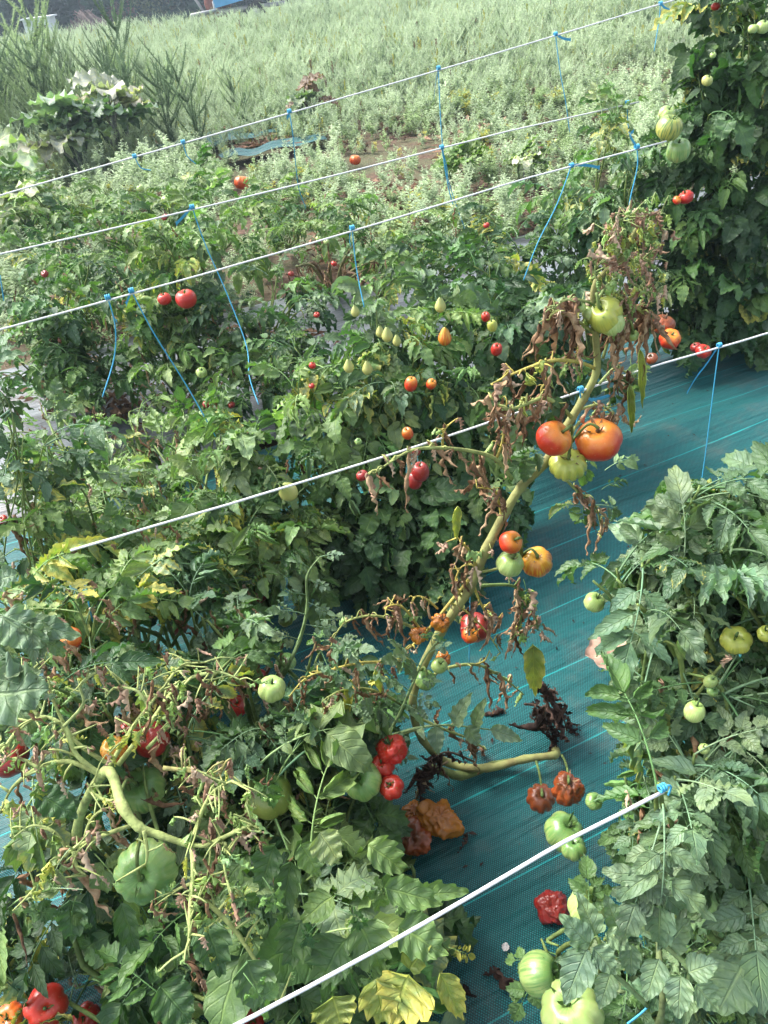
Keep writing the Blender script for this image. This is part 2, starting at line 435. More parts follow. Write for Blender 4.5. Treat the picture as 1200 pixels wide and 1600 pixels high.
STEMG = (.17, .24, .07); STEMY = (.36, .38, .12); STEMD = (.09, .12, .045)
def plant(label, cat, base, blobs, kinds, pals, scale=.9, group=None, burn=0., name='tomato_plant', stemcol=STEMG, dryn=0, maxleaf=300, stem_r=.0055):
    """blobs: (px, py, r_px, depth, leaves)"""
    base = Vector(base); root = empty(name, base, label, cat, group)
    total = 0
    for (px, py, rp, d, nl) in blobs:
        c = dep(px, py, d); r = rp * d / F
        if c.z < .12: c.z = .12
        ns = max(3, int(nl / 9)); stems = []
        for k in range(ns):
            tip = blob_pt(c, r * .85, R, .35); tip.z = max(tip.z, .04)
            mid = base.lerp(c, R.uniform(.35, .65)) + Vector((R.uniform(-.09, .09), R.uniform(-.09, .09), R.uniform(-.04, .08))); mid.z = max(mid.z, .04)
            inn = c.lerp(mid, .5).lerp(blob_pt(c, r * .7), .6); inn.z = max(inn.z, .03)
            pts = [base + Vector((R.uniform(-.01, .01), R.uniform(-.01, .01), 0)), mid, inn, tip]
            stems.append(smooth_path(pts, 5))
            if k < 3:
                mesh_path_obj('stem', root, base, pts, [stem_r, stem_r * .9, stem_r * .6, stem_r * .3], jit(stemcol), 5, 4)
        for k in range(nl):
            if total >= maxleaf: break
            st = R.choice(stems); f = R.uniform(.5, 1.0) * (len(st) - 1); i = min(int(f), len(st) - 2)
            p = st[i].lerp(st[i + 1], f - i)
            t = (st[i + 1] - st[i]).normalized()
            side = Vector((R.uniform(-1, 1), R.uniform(-1, 1), R.uniform(-.25, .6)))
            out = (p - c); out = out / (r + 1e-6)
            dd = side.normalized() * .8 + out * .9 + t * .25
            dd.z = max(dd.z, -.45)
            if p.z < .08: dd.z = abs(dd.z) + .2
            place_leaf(root, base, p, dd, R.choice(kinds), R.choice(pals), scale * R.uniform(.65, 1.15), burn); total += 1
        for k in range(int(dryn * nl)):
            p = blob_pt(c, r * .95, R, .5); p.z = max(p.z, .08)
            o = obj('dried_leaflet', R.choice(DRY + PINK), root, p - base); o.rotation_euler = (R.uniform(-.4, .4), R.uniform(-.4, .4), R.uniform(0, 6.3)); o.scale = (R.uniform(.5, 1),) * 3
    return root

# ------------------------------------------------------------------ tomatoes
def tomato_mesh(seed, rx, rz, lobes=7, depth=.08, mat=None, pear=0., wrinkle=0., split=0.):
    rnd = random.Random(seed); mb = MB(); nu, nv = 18, 36 if rx > .02 else 20
    if rx < .02: nu = 12
    if wrinkle > .1: nu, nv = 30, 52
    pts = []; uvs = []; ph = rnd.uniform(0, 6.28)
    amps = [rnd.uniform(.6, 1.4) for _ in range(max(1, lobes))]
    for i in range(nu):
        t = i / (nu - 1); a = math.pi * t
        for j in range(nv):
            q = 2 * math.pi * j / nv
            if lobes:
                x = (q / (2 * math.pi) * lobes) % 1.0; k = int(q / (2 * math.pi) * lobes) % lobes
                rib = abs(math.sin(math.pi * x)) ** .6; rib = 1 - depth * amps[k] * (1 - rib) * (math.sin(a) ** .5 + .25)
            else: rib = 1
            s = math.sin(a) ** (.82 if not pear else 1.0); rr = rx * s * rib * (1 + .05 * mnoise.noise(Vector((math.cos(q) * 1.3, math.sin(q) * 1.3, seed * .37))))
            zz = math.cos(a) * rz
            top = max(0, 1 - s / .55)
            if not pear:
                if a < 1.57: zz -= rz * .34 * top ** 1.5
                else: zz += rz * .12 * top ** 1.5
            else:
                rr *= 1 - pear * max(0, math.cos(a)) ** .8 * .6; zz *= 1 + (.45 * pear if a < 1.57 else 0)
            if split: rr *= 1 + split * math.cos(2 * q + ph)
            p = Vector((rr * math.cos(q), rr * math.sin(q), zz))
            if wrinkle:
                n3 = abs(mnoise.noise(p * (6.0 / rx) + Vector((3, seed, 0)))); n1 = mnoise.noise(p * (1.3 / rx) + Vector((seed, 0, 0))); n2 = 1 - abs(mnoise.noise(p * (3.4 / rx) + Vector((0, seed, 0)))) * 2
                p *= 1 + wrinkle * (n1 * .7 + n2 * .35 - .3 - n3 * .35)
            pts.append(p); uvs.append((t, j / nv))
    mb.grid(pts, nu, nv, 0, uvs, wrap=True)
    me = mb.mesh('tomato', [mat]); return me
def calyx_mesh(seed, r, dry=False):
    rnd = random.Random(seed); mb = MB(); n = rnd.choice((5, 6, 6))
    for k in range(n):
        q = 2 * math.pi * k / n + rnd.uniform(-.25, .25)
        d = Vector((math.cos(q), math.sin(q), rnd.uniform(.1, .5)))
        leaflet(mb, r * rnd.uniform(.6, .95), r * .11, frame((0, 0, 0), d), roll=1.2, bend=rnd.uniform(-1.2, 1.6), lobe=0, wav=.1, rnd=rnd, nu=6, hv=1)
    mb.tube([(0, 0, -.002), (0, 0, .006), (.002, 0, .014)], [r * .12, r * .09, r * .07], 5, 1)
    return mb.mesh('calyx', [M_DRIED if dry else M_LEAF, M_STEM])
TN = [0]
def tomato(parent, base, px, py, rpx, real_r, kind, label=None, aspect=.8, lobes=6, depth=.09, pear=0., wrinkle=0., tilt=None, axis=None, dry=False, d=None, name='tomato', stem_to=None, split=0., cal=True):
    TN[0] += 1; seed = TN[0] * 13 + 5
    if d is None: d = real_r * F / rpx
    else: real_r = rpx * d / F
    p = dep(px, py, d)
    if p.z < real_r * aspect:
        g_ = ground(px, py, real_r * aspect * .9)
        k = (g_ - C0).length / (p - C0).length; real_r *= k; p = g_; d *= k
    rx = real_r; rz = real_r * aspect * (1 if not pear else 1)
    me = tomato_mesh(seed, rx, rz, lobes, depth, TM[kind], pear, wrinkle, split)
    o = bpy.data.objects.new(name, me); ax = Vector(axis) if axis else Vector((R.uniform(-.5, .5), R.uniform(-.7, .1), 1))
    ax.normalize()
    q = ax.to_track_quat('Z', 'Y')
    o.rotation_euler = q.to_euler(); o.location = p - Vector(base) if parent else p
    link(o, parent)
    if label and parent: o['label'] = label
    if cal:
        c = bpy.data.objects.new('calyx', calyx_mesh(seed, real_r, dry)); c.color = (.07, .13, .04, 1) if not dry else (.12, .07, .04, 1)
        c.location = (0, 0, rz * (.62 if not pear else 1 + .42 * pear)); link(c, o)
    top = p + ax * rz * (.75 if not pear else 1.4)
    if stem_to is not None:
        e = Vector(stem_to); m_ = top.lerp(e, .4) + UP * .012 + ax * .012
        mesh_path_obj('fruit_stalk', parent, base, [top - ax * .006, top + ax * .01, m_, e], [.0022, .0028, .0024, .003], STEMG, 5, 4)
    return o, p, top

# ------------------------------------------------------------------ withered leaves
def withered(parent, base, pts, col=STEMY, r0=.0035, pool=DRY, nlf=6, size=1.0, name='withered_leaf', stubs=True, spread=.01):
    o = mesh_path_obj(name, parent, base, pts, [r0, r0 * .8, r0 * .35], jit(col, .12), 6, 5, bumps=False)
    P = smooth_path([Vector(p) - Vector(base) for p in pts], 6)
    for k in range(nlf):
        f = (.22 + .78 * (k + R.random() * .6) / nlf) * (len(P) - 1); i = min(int(f), len(P) - 2)
        p = P[i].lerp(P[i + 1], f - i)
        if k == nlf - 1: p = P[-1]
        s = Vector((R.uniform(-1, 1), R.uniform(-1, 1), R.uniform(-.2, .8))).normalized() * R.uniform(.3, 1.6) * spread
        if stubs and s.length > .002:
            mesh_path_obj('leaf_stub', o, (0, 0, 0), [p, p + s * .55 + UP * R.uniform(-.003, .006), p + s], [r0 * .55, r0 * .4, r0 * .25], jit(col, .12), 4, 2, bumps=False)
        me_ = R.choice(pool); c = obj('curled_leaflet' if me_ in GCURL else 'dried_leaflet', me_, o, p + s)
        if me_ in GCURL: c.color = (*jit((.20, .29, .13), .2), 1 - R.choice((0, .2, .5)))
        z = size * R.uniform(.6, 1.15); c.scale = (z, z, z); c.rotation_euler = (R.uniform(-.35, .35), R.uniform(-.35, .35), R.uniform(0, 6.28))
    return o
#@@STRUCTURE
# ------------------------------------------------------------------ ground, sheets
def cloth_z(s, n):
    """woven cover: folds that run with the rows"""
    a = mnoise.noise(Vector((s * .9, n * 6.5, 1.3))) * .022
    b = mnoise.noise(Vector((s * 2.2, n * 16 + s * .8, 7.1))) * .006
    c = max(0, 1 - abs(n - 1.86 - .06 * math.sin(s * 1.5)) / .12) * .045 * (1 if .2 < s else 0)
    c += max(0, 1 - abs(n - 1.62 - .05 * math.sin(s * 1.9 + 1)) / .09) * .028 * (1 if .1 < s else 0)
    c += max(0, 1 - abs(n - 1.27 - .04 * math.sin(s * 2.3 + 2)) / .08) * .018
    return .03 + a + b + c
def sheet(name, s0, s1, n0, n1, ns, nn, zf, mat):
    vs = []; fs = []; 
    for i in range(ns + 1):
        for j in range(nn + 1):
            s = s0 + (s1 - s0) * i / ns; n = n0 + (n1 - n0) * j / nn
            e = min(1, (n1 - n) / .06 + .15) if n1 < 20 else 1
            p = sn(s, n); vs.append((p.x, p.y, zf(s, n) if e >= 1 else zf(s, n) * max(e, .3)))
    for i in range(ns):
        for j in range(nn):
            a = i * (nn + 1) + j; fs.append((a, a + nn + 1, a + nn + 2, a + 1))
    me = bpy.data.meshes.new(name); me.from_pydata(vs, [], fs); me.materials.append(mat)
    me.polygons.foreach_set('use_smooth', [True] * len(fs)); me.update()
    return obj(name, me)
def row_coords(g):
    geo = g.n('ShaderNodeNewGeometry')
    mp = g.n('ShaderNodeMapping'); mp.inputs['Rotation'].default_value = (0, 0, -(math.pi / 2 - AZ))
    g.l(geo.outputs['Position'], mp.inputs[0]); sp = g.n('ShaderNodeSeparateXYZ'); g.l(mp.outputs[0], sp.inputs[0])
    return geo, mp.outputs[0], sp.outputs[0], sp.outputs[1]
def cloth_material():
    m, nt, out = newmat('teal_woven_cover'); g = NT(nt); geo, vec, s, n = row_coords(g)
    # flat plastic tapes: plain weave, brighter where the cross tape lies on top
    cs, cn = 0.0054, 0.0036
    rown = g.math('DIVIDE', n, cn); ri = g.math('FLOOR', rown)
    off = g.math('MULTIPLY', g.math('MODULO', g.math('ABSOLUTE', ri), 2.0), .5)
    cell = g.math('ADD', g.math('DIVIDE', s, cs), off)
    u = g.math('ABSOLUTE', g.math('SUBTRACT', g.math('FRACT', cell), .5)); v = g.math('ABSOLUTE', g.math('SUBTRACT', g.math('FRACT', rown), .5))
    du = g.rng(u, .16, .30, 1, 0); dv = g.rng(v, .25, .45, 1, 0)
    dot = g.math('MULTIPLY', du, dv)
    big = g.noise(vec, 1.6, 4, .6); fine = g.noise(vec, 420, 2)
    base = g.mix(g.rng(big, .3, .7), (.001, .036, .040), (.002, .053, .054))
    hi = g.mix(g.rng(fine, .3, .7), (.013, .19, .195), (.026, .27, .27))
    col = g.mix(g.math('MULTIPLY', dot, .85), base, hi)
    # marker threads every 0.208 m
    ph = g.math('FRACT', g.math('DIVIDE', g.math('ADD', n, -.719 + .104 + 4.16), .208))
    ln = g.math('ABSOLUTE', g.math('SUBTRACT', ph, .5))
    wob = g.math('MULTIPLY', g.math('SUBTRACT', g.noise(vec, 9, 2), .5), .01)
    line = g.rng(g.math('ABSOLUTE', g.math('ADD', ln, wob)), .005, .010, 1, 0)
    brk = g.rng(u, .1, .42, 1, .45)
    col = g.mix(g.math('MULTIPLY', line, brk), col, (.015, .38, .38))
    # dust and soil specks
    dst = g.noise(vec, 6, 6, .75); col = g.mix(g.math('MULTIPLY', g.rng(dst, .52, .70), .3), col, (.14, .12, .10))
    spk = g.noise(vec, 60, 3, .7); col = g.mix(g.rng(spk, .70, .73), col, (.03, .02, .015))
    h = g.math('ADD', dot, g.math('MULTIPLY', fine, .3))
    rgh = g.n('ShaderNodeMapping'); rgh.inputs['Scale'].default_value = (.7, 3.2, 1); g.l(vec, rgh.inputs[0]); rn = g.noise(rgh.outputs[0], 1.3, 4, .6)
    p = principled(g, col, g.rng(rn, .40, .66, .36, .62), .38, h, .7, .002)
    wr = g.n('ShaderNodeTexNoise'); mp = g.n('ShaderNodeMapping'); mp.inputs['Scale'].default_value = (2.2, 26, 1); g.l(vec, mp.inputs[0]); g.l(mp.outputs[0], wr.inputs['Vector'])
    wr.inputs['Scale'].default_value = 1; wr.inputs['Detail'].default_value = 5
    b2 = g.n('ShaderNodeBump'); b2.inputs['Strength'].default_value = .9; b2.inputs['Distance'].default_value = .03
    g.l(wr.outputs['Fac'], b2.inputs['Height'])
    bn = [x for x in nt.nodes if x.type == 'BUMP' and x != b2][0]; g.l(b2.outputs[0], bn.inputs['Normal'])
    g.l(p.outputs[0], out.inputs[0]); return m
def plastic_material():
    m, nt, out = newmat('grey_plastic_mulch'); g = NT(nt); geo, vec, s, n = row_coords(g)
    wr = g.n('ShaderNodeTexNoise'); mp = g.n('ShaderNodeMapping'); mp.inputs['Scale'].default_value = (2.5, 14, 1); g.l(vec, mp.inputs[0]); g.l(mp.outputs[0], wr.inputs['Vector'])
    wr.inputs['Scale'].default_value = 1.2; wr.inputs['Detail'].default_value = 5
    d = g.noise(vec, 3.5, 5, .65)
    col = g.mix(g.rng(d, .45, .68), (.15, .17, .185), (.035, .03, .028))
    p = principled(g, col, .32, .6, wr.outputs['Fac'], .8, .03)
    g.l(p.outputs[0], out.inputs[0]); return m
def soil_material():
    m, nt, out = newmat('soil'); g = NT(nt); geo = g.n('ShaderNodeNewGeometry'); v = geo.outputs['Position']
    a = g.noise(v, 1.2, 5, .65); b = g.noise(v, 28, 5, .7); c_ = g.noise(v, 6, 4)
    col = g.mix(g.rng(b, .35, .68), (.055, .034, .024), (.16, .10, .072))
    sep = g.n('ShaderNodeSeparateXYZ'); g.l(v, sep.inputs[0])
    far = g.rng(sep.outputs[1], 9, 15)
    grn = g.mix(g.rng(c_, .3, .7), (.07, .10, .05), (.12, .15, .075))
    col = g.mix(g.math('MULTIPLY', g.rng(a, .42, .56), .6), col, grn)
    col = g.mix(far, col, grn)
    p = principled(g, col, .95, .15, b, .9, .02); g.l(p.outputs[0], out.inputs[0]); return m
M_CLOTH, M_PLAST, M_SOIL = cloth_material(), plastic_material(), soil_material()

def soil_z(x, y): return mnoise.noise(Vector((x * 1.3, y * 1.3, 3))) * .02 + mnoise.noise(Vector((x * 5, y * 5, 9))) * .008 - .012
def make_ground():
    xs = list(np.concatenate([[-250, -120, -60, -30, -16], np.linspace(-9, 9, 110), [16, 30, 60, 120, 250]]))
    ys = list(np.concatenate([[-60, -20, -6], np.linspace(-2, 14, 110), [18, 24, 32, 45, 70, 120, 300]]))
    vs = [(x, y, soil_z(x, y) if abs(x) < 9.1 and -2.1 < y < 14.1 else -.012) for x in xs for y in ys]
    ny = len(ys); fs = [(i * ny + j, (i + 1) * ny + j, (i + 1) * ny + j + 1, i * ny + j + 1) for i in range(len(xs) - 1) for j in range(ny - 1)]
    me = bpy.data.meshes.new('ground'); me.from_pydata(vs, [], fs); me.materials.append(M_SOIL)
    me.polygons.foreach_set('use_smooth', [True] * len(fs)); me.update(); return tag(obj('ground', me), kind='structure')
make_ground()
tag(sheet('ground_cover', -4, 9, -1.4, 2.72, 240, 170, cloth_z, M_CLOTH), kind='structure')
tag(sheet('plastic_mulch', -5, 6, 2.76, 4.35, 120, 40, lambda s, n: .022 + mnoise.noise(Vector((s * 1.5, n * 5, 2))) * .014 + .03 * math.exp(-((n - 3.5) / .12) ** 2), M_PLAST), kind='structure')

# ------------------------------------------------------------------ field weeds (nobody could count them)
def sprig(seed, h, leafw, leafl, n, top=0., lean=.1, droop=.5, c=None, branch=0):
    rnd = random.Random(seed); mb = MB()
    def shoot(p0, d0, hh, nn):
        pts = [p0]; d = d0.copy()
        for i in range(5):
            d = (d + Vector((rnd.uniform(-lean, lean), rnd.uniform(-lean, lean), .1))).normalized(); pts.append(pts[-1] + d * hh / 5)
        mb.tube(pts, lerp_list(h * .008, h * .003, 6), 3, 1, cap=False)
        for k in range(nn):
            t = (k + rnd.random()) / nn; t = .08 + .92 * t; i = min(int(t * 5), 4); p = pts[i].lerp(pts[i + 1], t * 5 - i)
            q = rnd.uniform(0, 6.28); dd = Vector((math.cos(q), math.sin(q), rnd.uniform(.2, 1.1))).normalized()
            l = leafl * (1.15 - .75 * t) * rnd.uniform(.7, 1.2); w = leafw * (1.1 - .6 * t); x = dd.cross(UP).normalized() * w
            a = p + dd * l * .5; b = p + dd * l - UP * l * droop * .5
            mb.add([p, a - x, b, a + x], [(0, 1, 2, 3)], 0, [(0, .5), (.5, .3), (1, .5), (.5, .7)])
        return pts
    P = shoot(Vector((0, 0, 0)), UP.copy(), h, n)
    for b in range(branch):
        i = rnd.randint(0, 3); q = rnd.uniform(0, 6.28); shoot(P[i + 1] * 1.0, Vector((math.cos(q) * .7, math.sin(q) * .7, .7)), h * rnd.uniform(.35, .6), int(n * .5))
    if top:
        e = P[-1]
        for k in range(int(16 * top)):
            q = rnd.uniform(0, 6.28); zz = rnd.uniform(-.25, .08) * h; s = h * .03
            c_ = e + Vector((math.cos(q) * s * .6, math.sin(q) * s * .6, zz)); x = Vector((math.cos(q), math.sin(q), 0)) * s * .5
            mb.add([c_ - x, c_ + UP * s * 1.3, c_ + x, c_ - UP * s], [(0, 1, 2, 3)], 0)
    return mb
def src(name, mb, col):
    me = mb.mesh(name, [M_WEED, M_STEM], smooth=False); o = bpy.data.objects.new(name, me); o.color = (*col, 1); return o
def weed_mat(name, c1, c2):
    m, nt, out = newmat(name); g = NT(nt); geo = g.n('ShaderNodeNewGeometry'); oi = g.n('ShaderNodeObjectInfo')
    a = g.noise(geo.outputs['Position'], .8, 4, .6); f = g.math('ADD', g.math('MULTIPLY', a, .8), g.math('MULTIPLY', oi.outputs['Random'], .25))
    col = g.ramp(f, [(.3, c1), (.75, c2)])
    p = principled(g, col, .75, .2); t = g.n('ShaderNodeBsdfTranslucent'); g.l(col, t.inputs[0])
    mx = g.n('ShaderNodeMixShader'); mx.inputs[0].default_value = .3
    g.l(p.outputs[0], mx.inputs[1]); g.l(t.outputs[0], mx.inputs[2]); g.l(mx.outputs[0], out.inputs[0]); return m
M_W1 = weed_mat('weed_green', (.26, .37, .16), (.44, .56, .30))
M_W2 = weed_mat('weed_grey_green', (.36, .46, .28), (.58, .68, .46))
M_W3 = weed_mat('weed_yellow', (.34, .38, .07), (.52, .48, .12))
M_W4 = weed_mat('weed_brown', (.16, .10, .07), (.24, .17, .11))
M_W5 = weed_mat('weed_dark_green', (.10, .17, .085), (.19, .28, .15))
def scatter(name, sources, pts, label, cat):
    """pts: (x,y,z,scale,rot,idx)"""
    col = bpy.data.collections.new(name + '_sources')
    for o in sources: col.objects.link(o)
    me = bpy.data.meshes.new(name); me.from_pydata([p[:3] for p in pts], [], [])
    for nm, k, ty in (('scl', 3, 'FLOAT'), ('rot', 4, 'FLOAT'), ('idx', 5, 'INT')):
        at = me.attributes.new(nm, ty, 'POINT'); at.data.foreach_set('value', [p[k] for p in pts])
    o = obj(name, me); ng = bpy.data.node_groups.new(name, 'GeometryNodeTree')
    ng.interface.new_socket('Geometry', in_out='INPUT', socket_type='NodeSocketGeometry'); ng.interface.new_socket('Geometry', in_out='OUTPUT', socket_type='NodeSocketGeometry')
    N = ng.nodes; gi = N.new('NodeGroupInput'); go = N.new('NodeGroupOutput'); ci = N.new('GeometryNodeCollectionInfo')
    ci.inputs[0].default_value = col; ci.inputs[1].default_value = True; ci.inputs[2].default_value = True
    ip = N.new('GeometryNodeInstanceOnPoints'); ip.inputs['Pick Instance'].default_value = True
    def att(nm, ty):
        a = N.new('GeometryNodeInputNamedAttribute'); a.data_type = ty; a.inputs[0].default_value = nm; return a.outputs[0]
    cx = N.new('ShaderNodeCombineXYZ'); ng.links.new(att('rot', 'FLOAT'), cx.inputs[2])
    ng.links.new(gi.outputs[0], ip.inputs['Points']); ng.links.new(ci.outputs[0], ip.inputs['Instance'])
    ng.links.new(att('idx', 'INT'), ip.inputs['Instance Index']); ng.links.new(cx.outputs[0], ip.inputs['Rotation']); ng.links.new(att('scl', 'FLOAT'), ip.inputs['Scale'])
    ng.links.new(ip.outputs[0], go.inputs[0])
    md = o.modifiers.new('scatter', 'NODES'); md.node_group = ng
    return tag(o, label, cat, kind='stuff')
def in_view(x, y, z=0, m=.12):
    v = CM.transposed() @ (Vector((x, y, z)) - C0)
    if v.z > -.1: return False
    return abs(v.x / -v.z) < .5 + m and abs(v.y / -v.z) < .667 + m
def wsrc(seed, mat, **k):
    mb = sprig(seed, **k); me = mb.mesh('weed', [mat, mat], smooth=False); return bpy.data.objects.new('weed_source_%02d' % seed, me)
def field():
    S = []
    for i in range(3): S.append(wsrc(10 + i, M_W2, h=.55, leafw=.0045, leafl=.055, n=110, top=.6, branch=5))
    for i in range(2): S.append(wsrc(20 + i, M_W1, h=.45, leafw=.006, leafl=.06, n=90, branch=4))
    S.append(wsrc(30, M_W3, h=.5, leafw=.006, leafl=.05, n=40, top=2, branch=3))
    S.append(wsrc(40, M_W4, h=.45, leafw=.005, leafl=.04, n=40, top=2, branch=2))
    S.append(wsrc(50, M_W5, h=.5, leafw=.006, leafl=.06, n=90, branch=5))
    rnd = random.Random(3); pts = []
    y = 8.5; cnt = 0
    while cnt < 30000:
        yy = 8.3 + (rnd.random() ** 1.2) * 29.5; xx = rnd.uniform(-.6, .62) * (yy + 4)
        nn = -math.cos(AZ) * xx + math.sin(AZ) * yy
        cnt += 1
        edge = 8.6 + mnoise.noise(Vector((xx * .4, 0, 5))) * 1.2 + max(0, -xx - 1) * .0
        if nn < edge: continue
        if not in_view(xx, yy, .3): continue
        w_ = CM.transposed() @ (Vector((xx, yy, 0)) - C0)
        if 800 - F * w_.y / -w_.z < (62 + (14 if -7.5 < xx * 40 / yy < -2 else 0)) - .13 * (600 + F * w_.x / -w_.z - 135) and xx < 1.5: continue
        q = mnoise.noise(Vector((xx * .22, yy * .22, 0))); dn = min(1, (nn - edge) / 3.5)
        r = rnd.random()
        if r < .5 + q * .5: k = rnd.choice((0, 1, 2))
        elif r < .90: k = rnd.choice((3, 4, 7))
        else: k = 5 if rnd.random() < .65 else 6
        pts.append((xx, yy, -.01, rnd.uniform(.7, 1.3) * (.42 + .38 * dn) * (1 + q * .5), rnd.uniform(0, 6.28), k))
    scatter('field_weeds', S, pts, 'dense pale green weeds filling the wide field beyond the crop rows', 'weeds')
    # low weeds between the last rows and the field
    S2 = []
    for i in range(3): S2.append(wsrc(60 + i, M_W1, h=.16, leafw=.009, leafl=.045, n=34, branch=4, lean=.35))
    for i in range(2): S2.append(wsrc(70 + i, M_W2, h=.22, leafw=.006, leafl=.04, n=44, branch=4, lean=.25))
    S2.append(wsrc(80, M_W3, h=.14, leafw=.008, leafl=.04, n=24, branch=3, lean=.3))
    S2.append(wsrc(81, M_W4, h=.10, leafw=.006, leafl=.05, n=26, branch=4, lean=.5))
    pts = []
    for _ in range(11000):
        nn = rnd.uniform(4.25, 10.8); s = rnd.uniform(-7.5, 9); p = sn(s, nn)
        if not in_view(p.x, p.y, .1): continue
        w_ = CM.transposed() @ (p - C0); ax, ay = 600 + F * w_.x / -w_.z, 800 - F * w_.y / -w_.z
        if any(abs(ax - bx) < bw and -4 < ay - by < bh for bx, by, bw, bh in ((555, 250, 16, 30), (379, 288, 20, 32), (300, 232, 50, 22), (430, 243, 50, 26), (380, 225, 60, 20))): continue
        q = mnoise.noise(Vector((p.x * .9, p.y * .9, 4)))
        if q < -.12 and rnd.random() < .8: continue
        r = rnd.random(); k = rnd.choice((0, 1, 2)) if r < .55 else (rnd.choice((3, 4)) if r < .88 else (5 if r < .93 else 6))
        pts.append((p.x, p.y, -.01, rnd.uniform(.6, 1.5) * (1 + q * .5), rnd.uniform(0, 6.28), k))
    scatter('low_weeds', S2, pts, 'low mixed weeds covering the soil behind the tomato rows', 'weeds')
field()
#@@PLANTS
# ------------------------------------------------------------------ far edge: trees, shed, machines
def crown_mesh(seed, r, h, n, leaf, mat):
    rnd = random.Random(seed); mb = MB(); cl = [(Vector((rnd.uniform(-r, r) * .7, rnd.uniform(-r, r) * .7, rnd.uniform(.04, .85) * h)), rnd.uniform(.32, .55) * r) for _ in range(24)]
    for k in range(n):
        c, cr = rnd.choice(cl); v = Vector((rnd.gauss(0, 1), rnd.gauss(0, 1), rnd.gauss(0, .8))).normalized() * cr * rnd.uniform(.6, 1.08); p = c + v
        x = Vector((rnd.gauss(0, 1), rnd.gauss(0, 1), rnd.gauss(0, .6))).normalized() * leaf; y = x.orthogonal().normalized() * leaf * rnd.uniform(.6, 1)
        mb.add([p - x, p - y * .6, p + x, p + y], [(0, 1, 2, 3)])
    return mb.mesh('crown', [mat], smooth=False)
M_TREE = weed_mat('dark_tree_foliage', (.020, .060, .036), (.045, .105, .058))
M_TREE2 = weed_mat('light_tree_foliage', (.10, .14, .055), (.15, .19, .08))
M_BARK = simple('bark', (.09, .07, .055), .9, .2, .5, 12, .8)
CR = [crown_mesh(i, 2.6, 5.2, 6500, .2, M_TREE) for i in range(3)] + [crown_mesh(7, 1.5, 2.6, 2000, .11, M_TREE2)]
def tree(x, y, k, s, label, cat='tree', name='broadleaf_tree'):
    r = empty(name, (x, y, -.01), label, cat, 'trees along the far edge of the field')
    mb = MB(); mb.tube([(0, 0, -.05), (.1, 0, .9 * s), (0, .1, 2.6 * s)], [.2 * s, .15 * s, .06 * s], 8); obj('trunk', mb.mesh('trunk', [M_BARK]), r)
    c = obj('crown', CR[k], r, (0, 0, -.55 * s if k < 3 else -.1)); c.scale = (s * 1.15, s, s); c.rotation_euler = (0, 0, x * 2.1)
T = [(-22.4, 45.5, 2, 1.0, 'dark tree standing between the far corner and the pale shed'), (-18.4, 47, 1, 1.0, 'dark tree right of the pale shed'), (-14.9, 46.8, 0, .9, 'lower dark tree above the grey brush heap'), (-11.3, 46.5, 2, .95, 'dark tree above the reddish shrubs'), (-7.9, 46.8, 0, 1.0, 'dark tree above the light green bush'), (-4.2, 46.5, 1, 1.0, 'dark tree between the rusty machine and the trailer'), (-.4, 47, 2, 1.0, 'dark tree just right of the blue trailer'), (-24.5, 47, 0, 1.1, 'dark hazy tree at the far left corner of the field'), (-20.5, 50, 1, 1.3, 'dark tree behind the small pale shed'),
     (-16.5, 48, 2, 1.1, 'dark tree behind the grey brush heap'), (-13.2, 46.5, 0, 1.0, 'dark tree rising right of the grey brush heap'),
     (-9.6, 47.5, 1, 1.2, 'dark tree over the low reddish bushes'), (-6.0, 48, 2, 1.15, 'dark tree behind the rusty machine'),
     (-2.4, 49, 0, 1.2, 'dark tree behind the blue trailer'), (1.6, 50, 1, 1.1, 'dark tree right of the blue trailer'), (6, 51, 2, 1.2, 'dark tree beyond the right end of the field edge')]
for x, y, k, s, l in T: tree(x, y, k, s, l)
tree(-8.2, 45.2, 3, .75, 'small light green bush in front of the dark trees', 'bush', 'leafy_bush')
tree(-7.2, 45.6, 3, .6, 'low pale green bush next to the leaning pole', 'bush', 'leafy_bush')
M_TREE3 = weed_mat('reddish_shrub', (.12, .07, .06), (.2, .12, .1))
CR.append(crown_mesh(11, .8, .9, 900, .07, M_TREE3))
for x, y, s, l in ((-9.6, 44.6, 1.0, 'low reddish brown shrub at the field edge left of the light green bush'), (-11.2, 44.7, .9, 'low reddish brown shrub beside the grey brush heap'), (1.3, 44.6, 1., 'brown dry shrub right of the blue trailer'), (-4.9, 44.4, .7, 'brown dry shrub below the rusty machine')):
    tree(x, y, 4, s, l, 'shrub', 'dry_shrub')
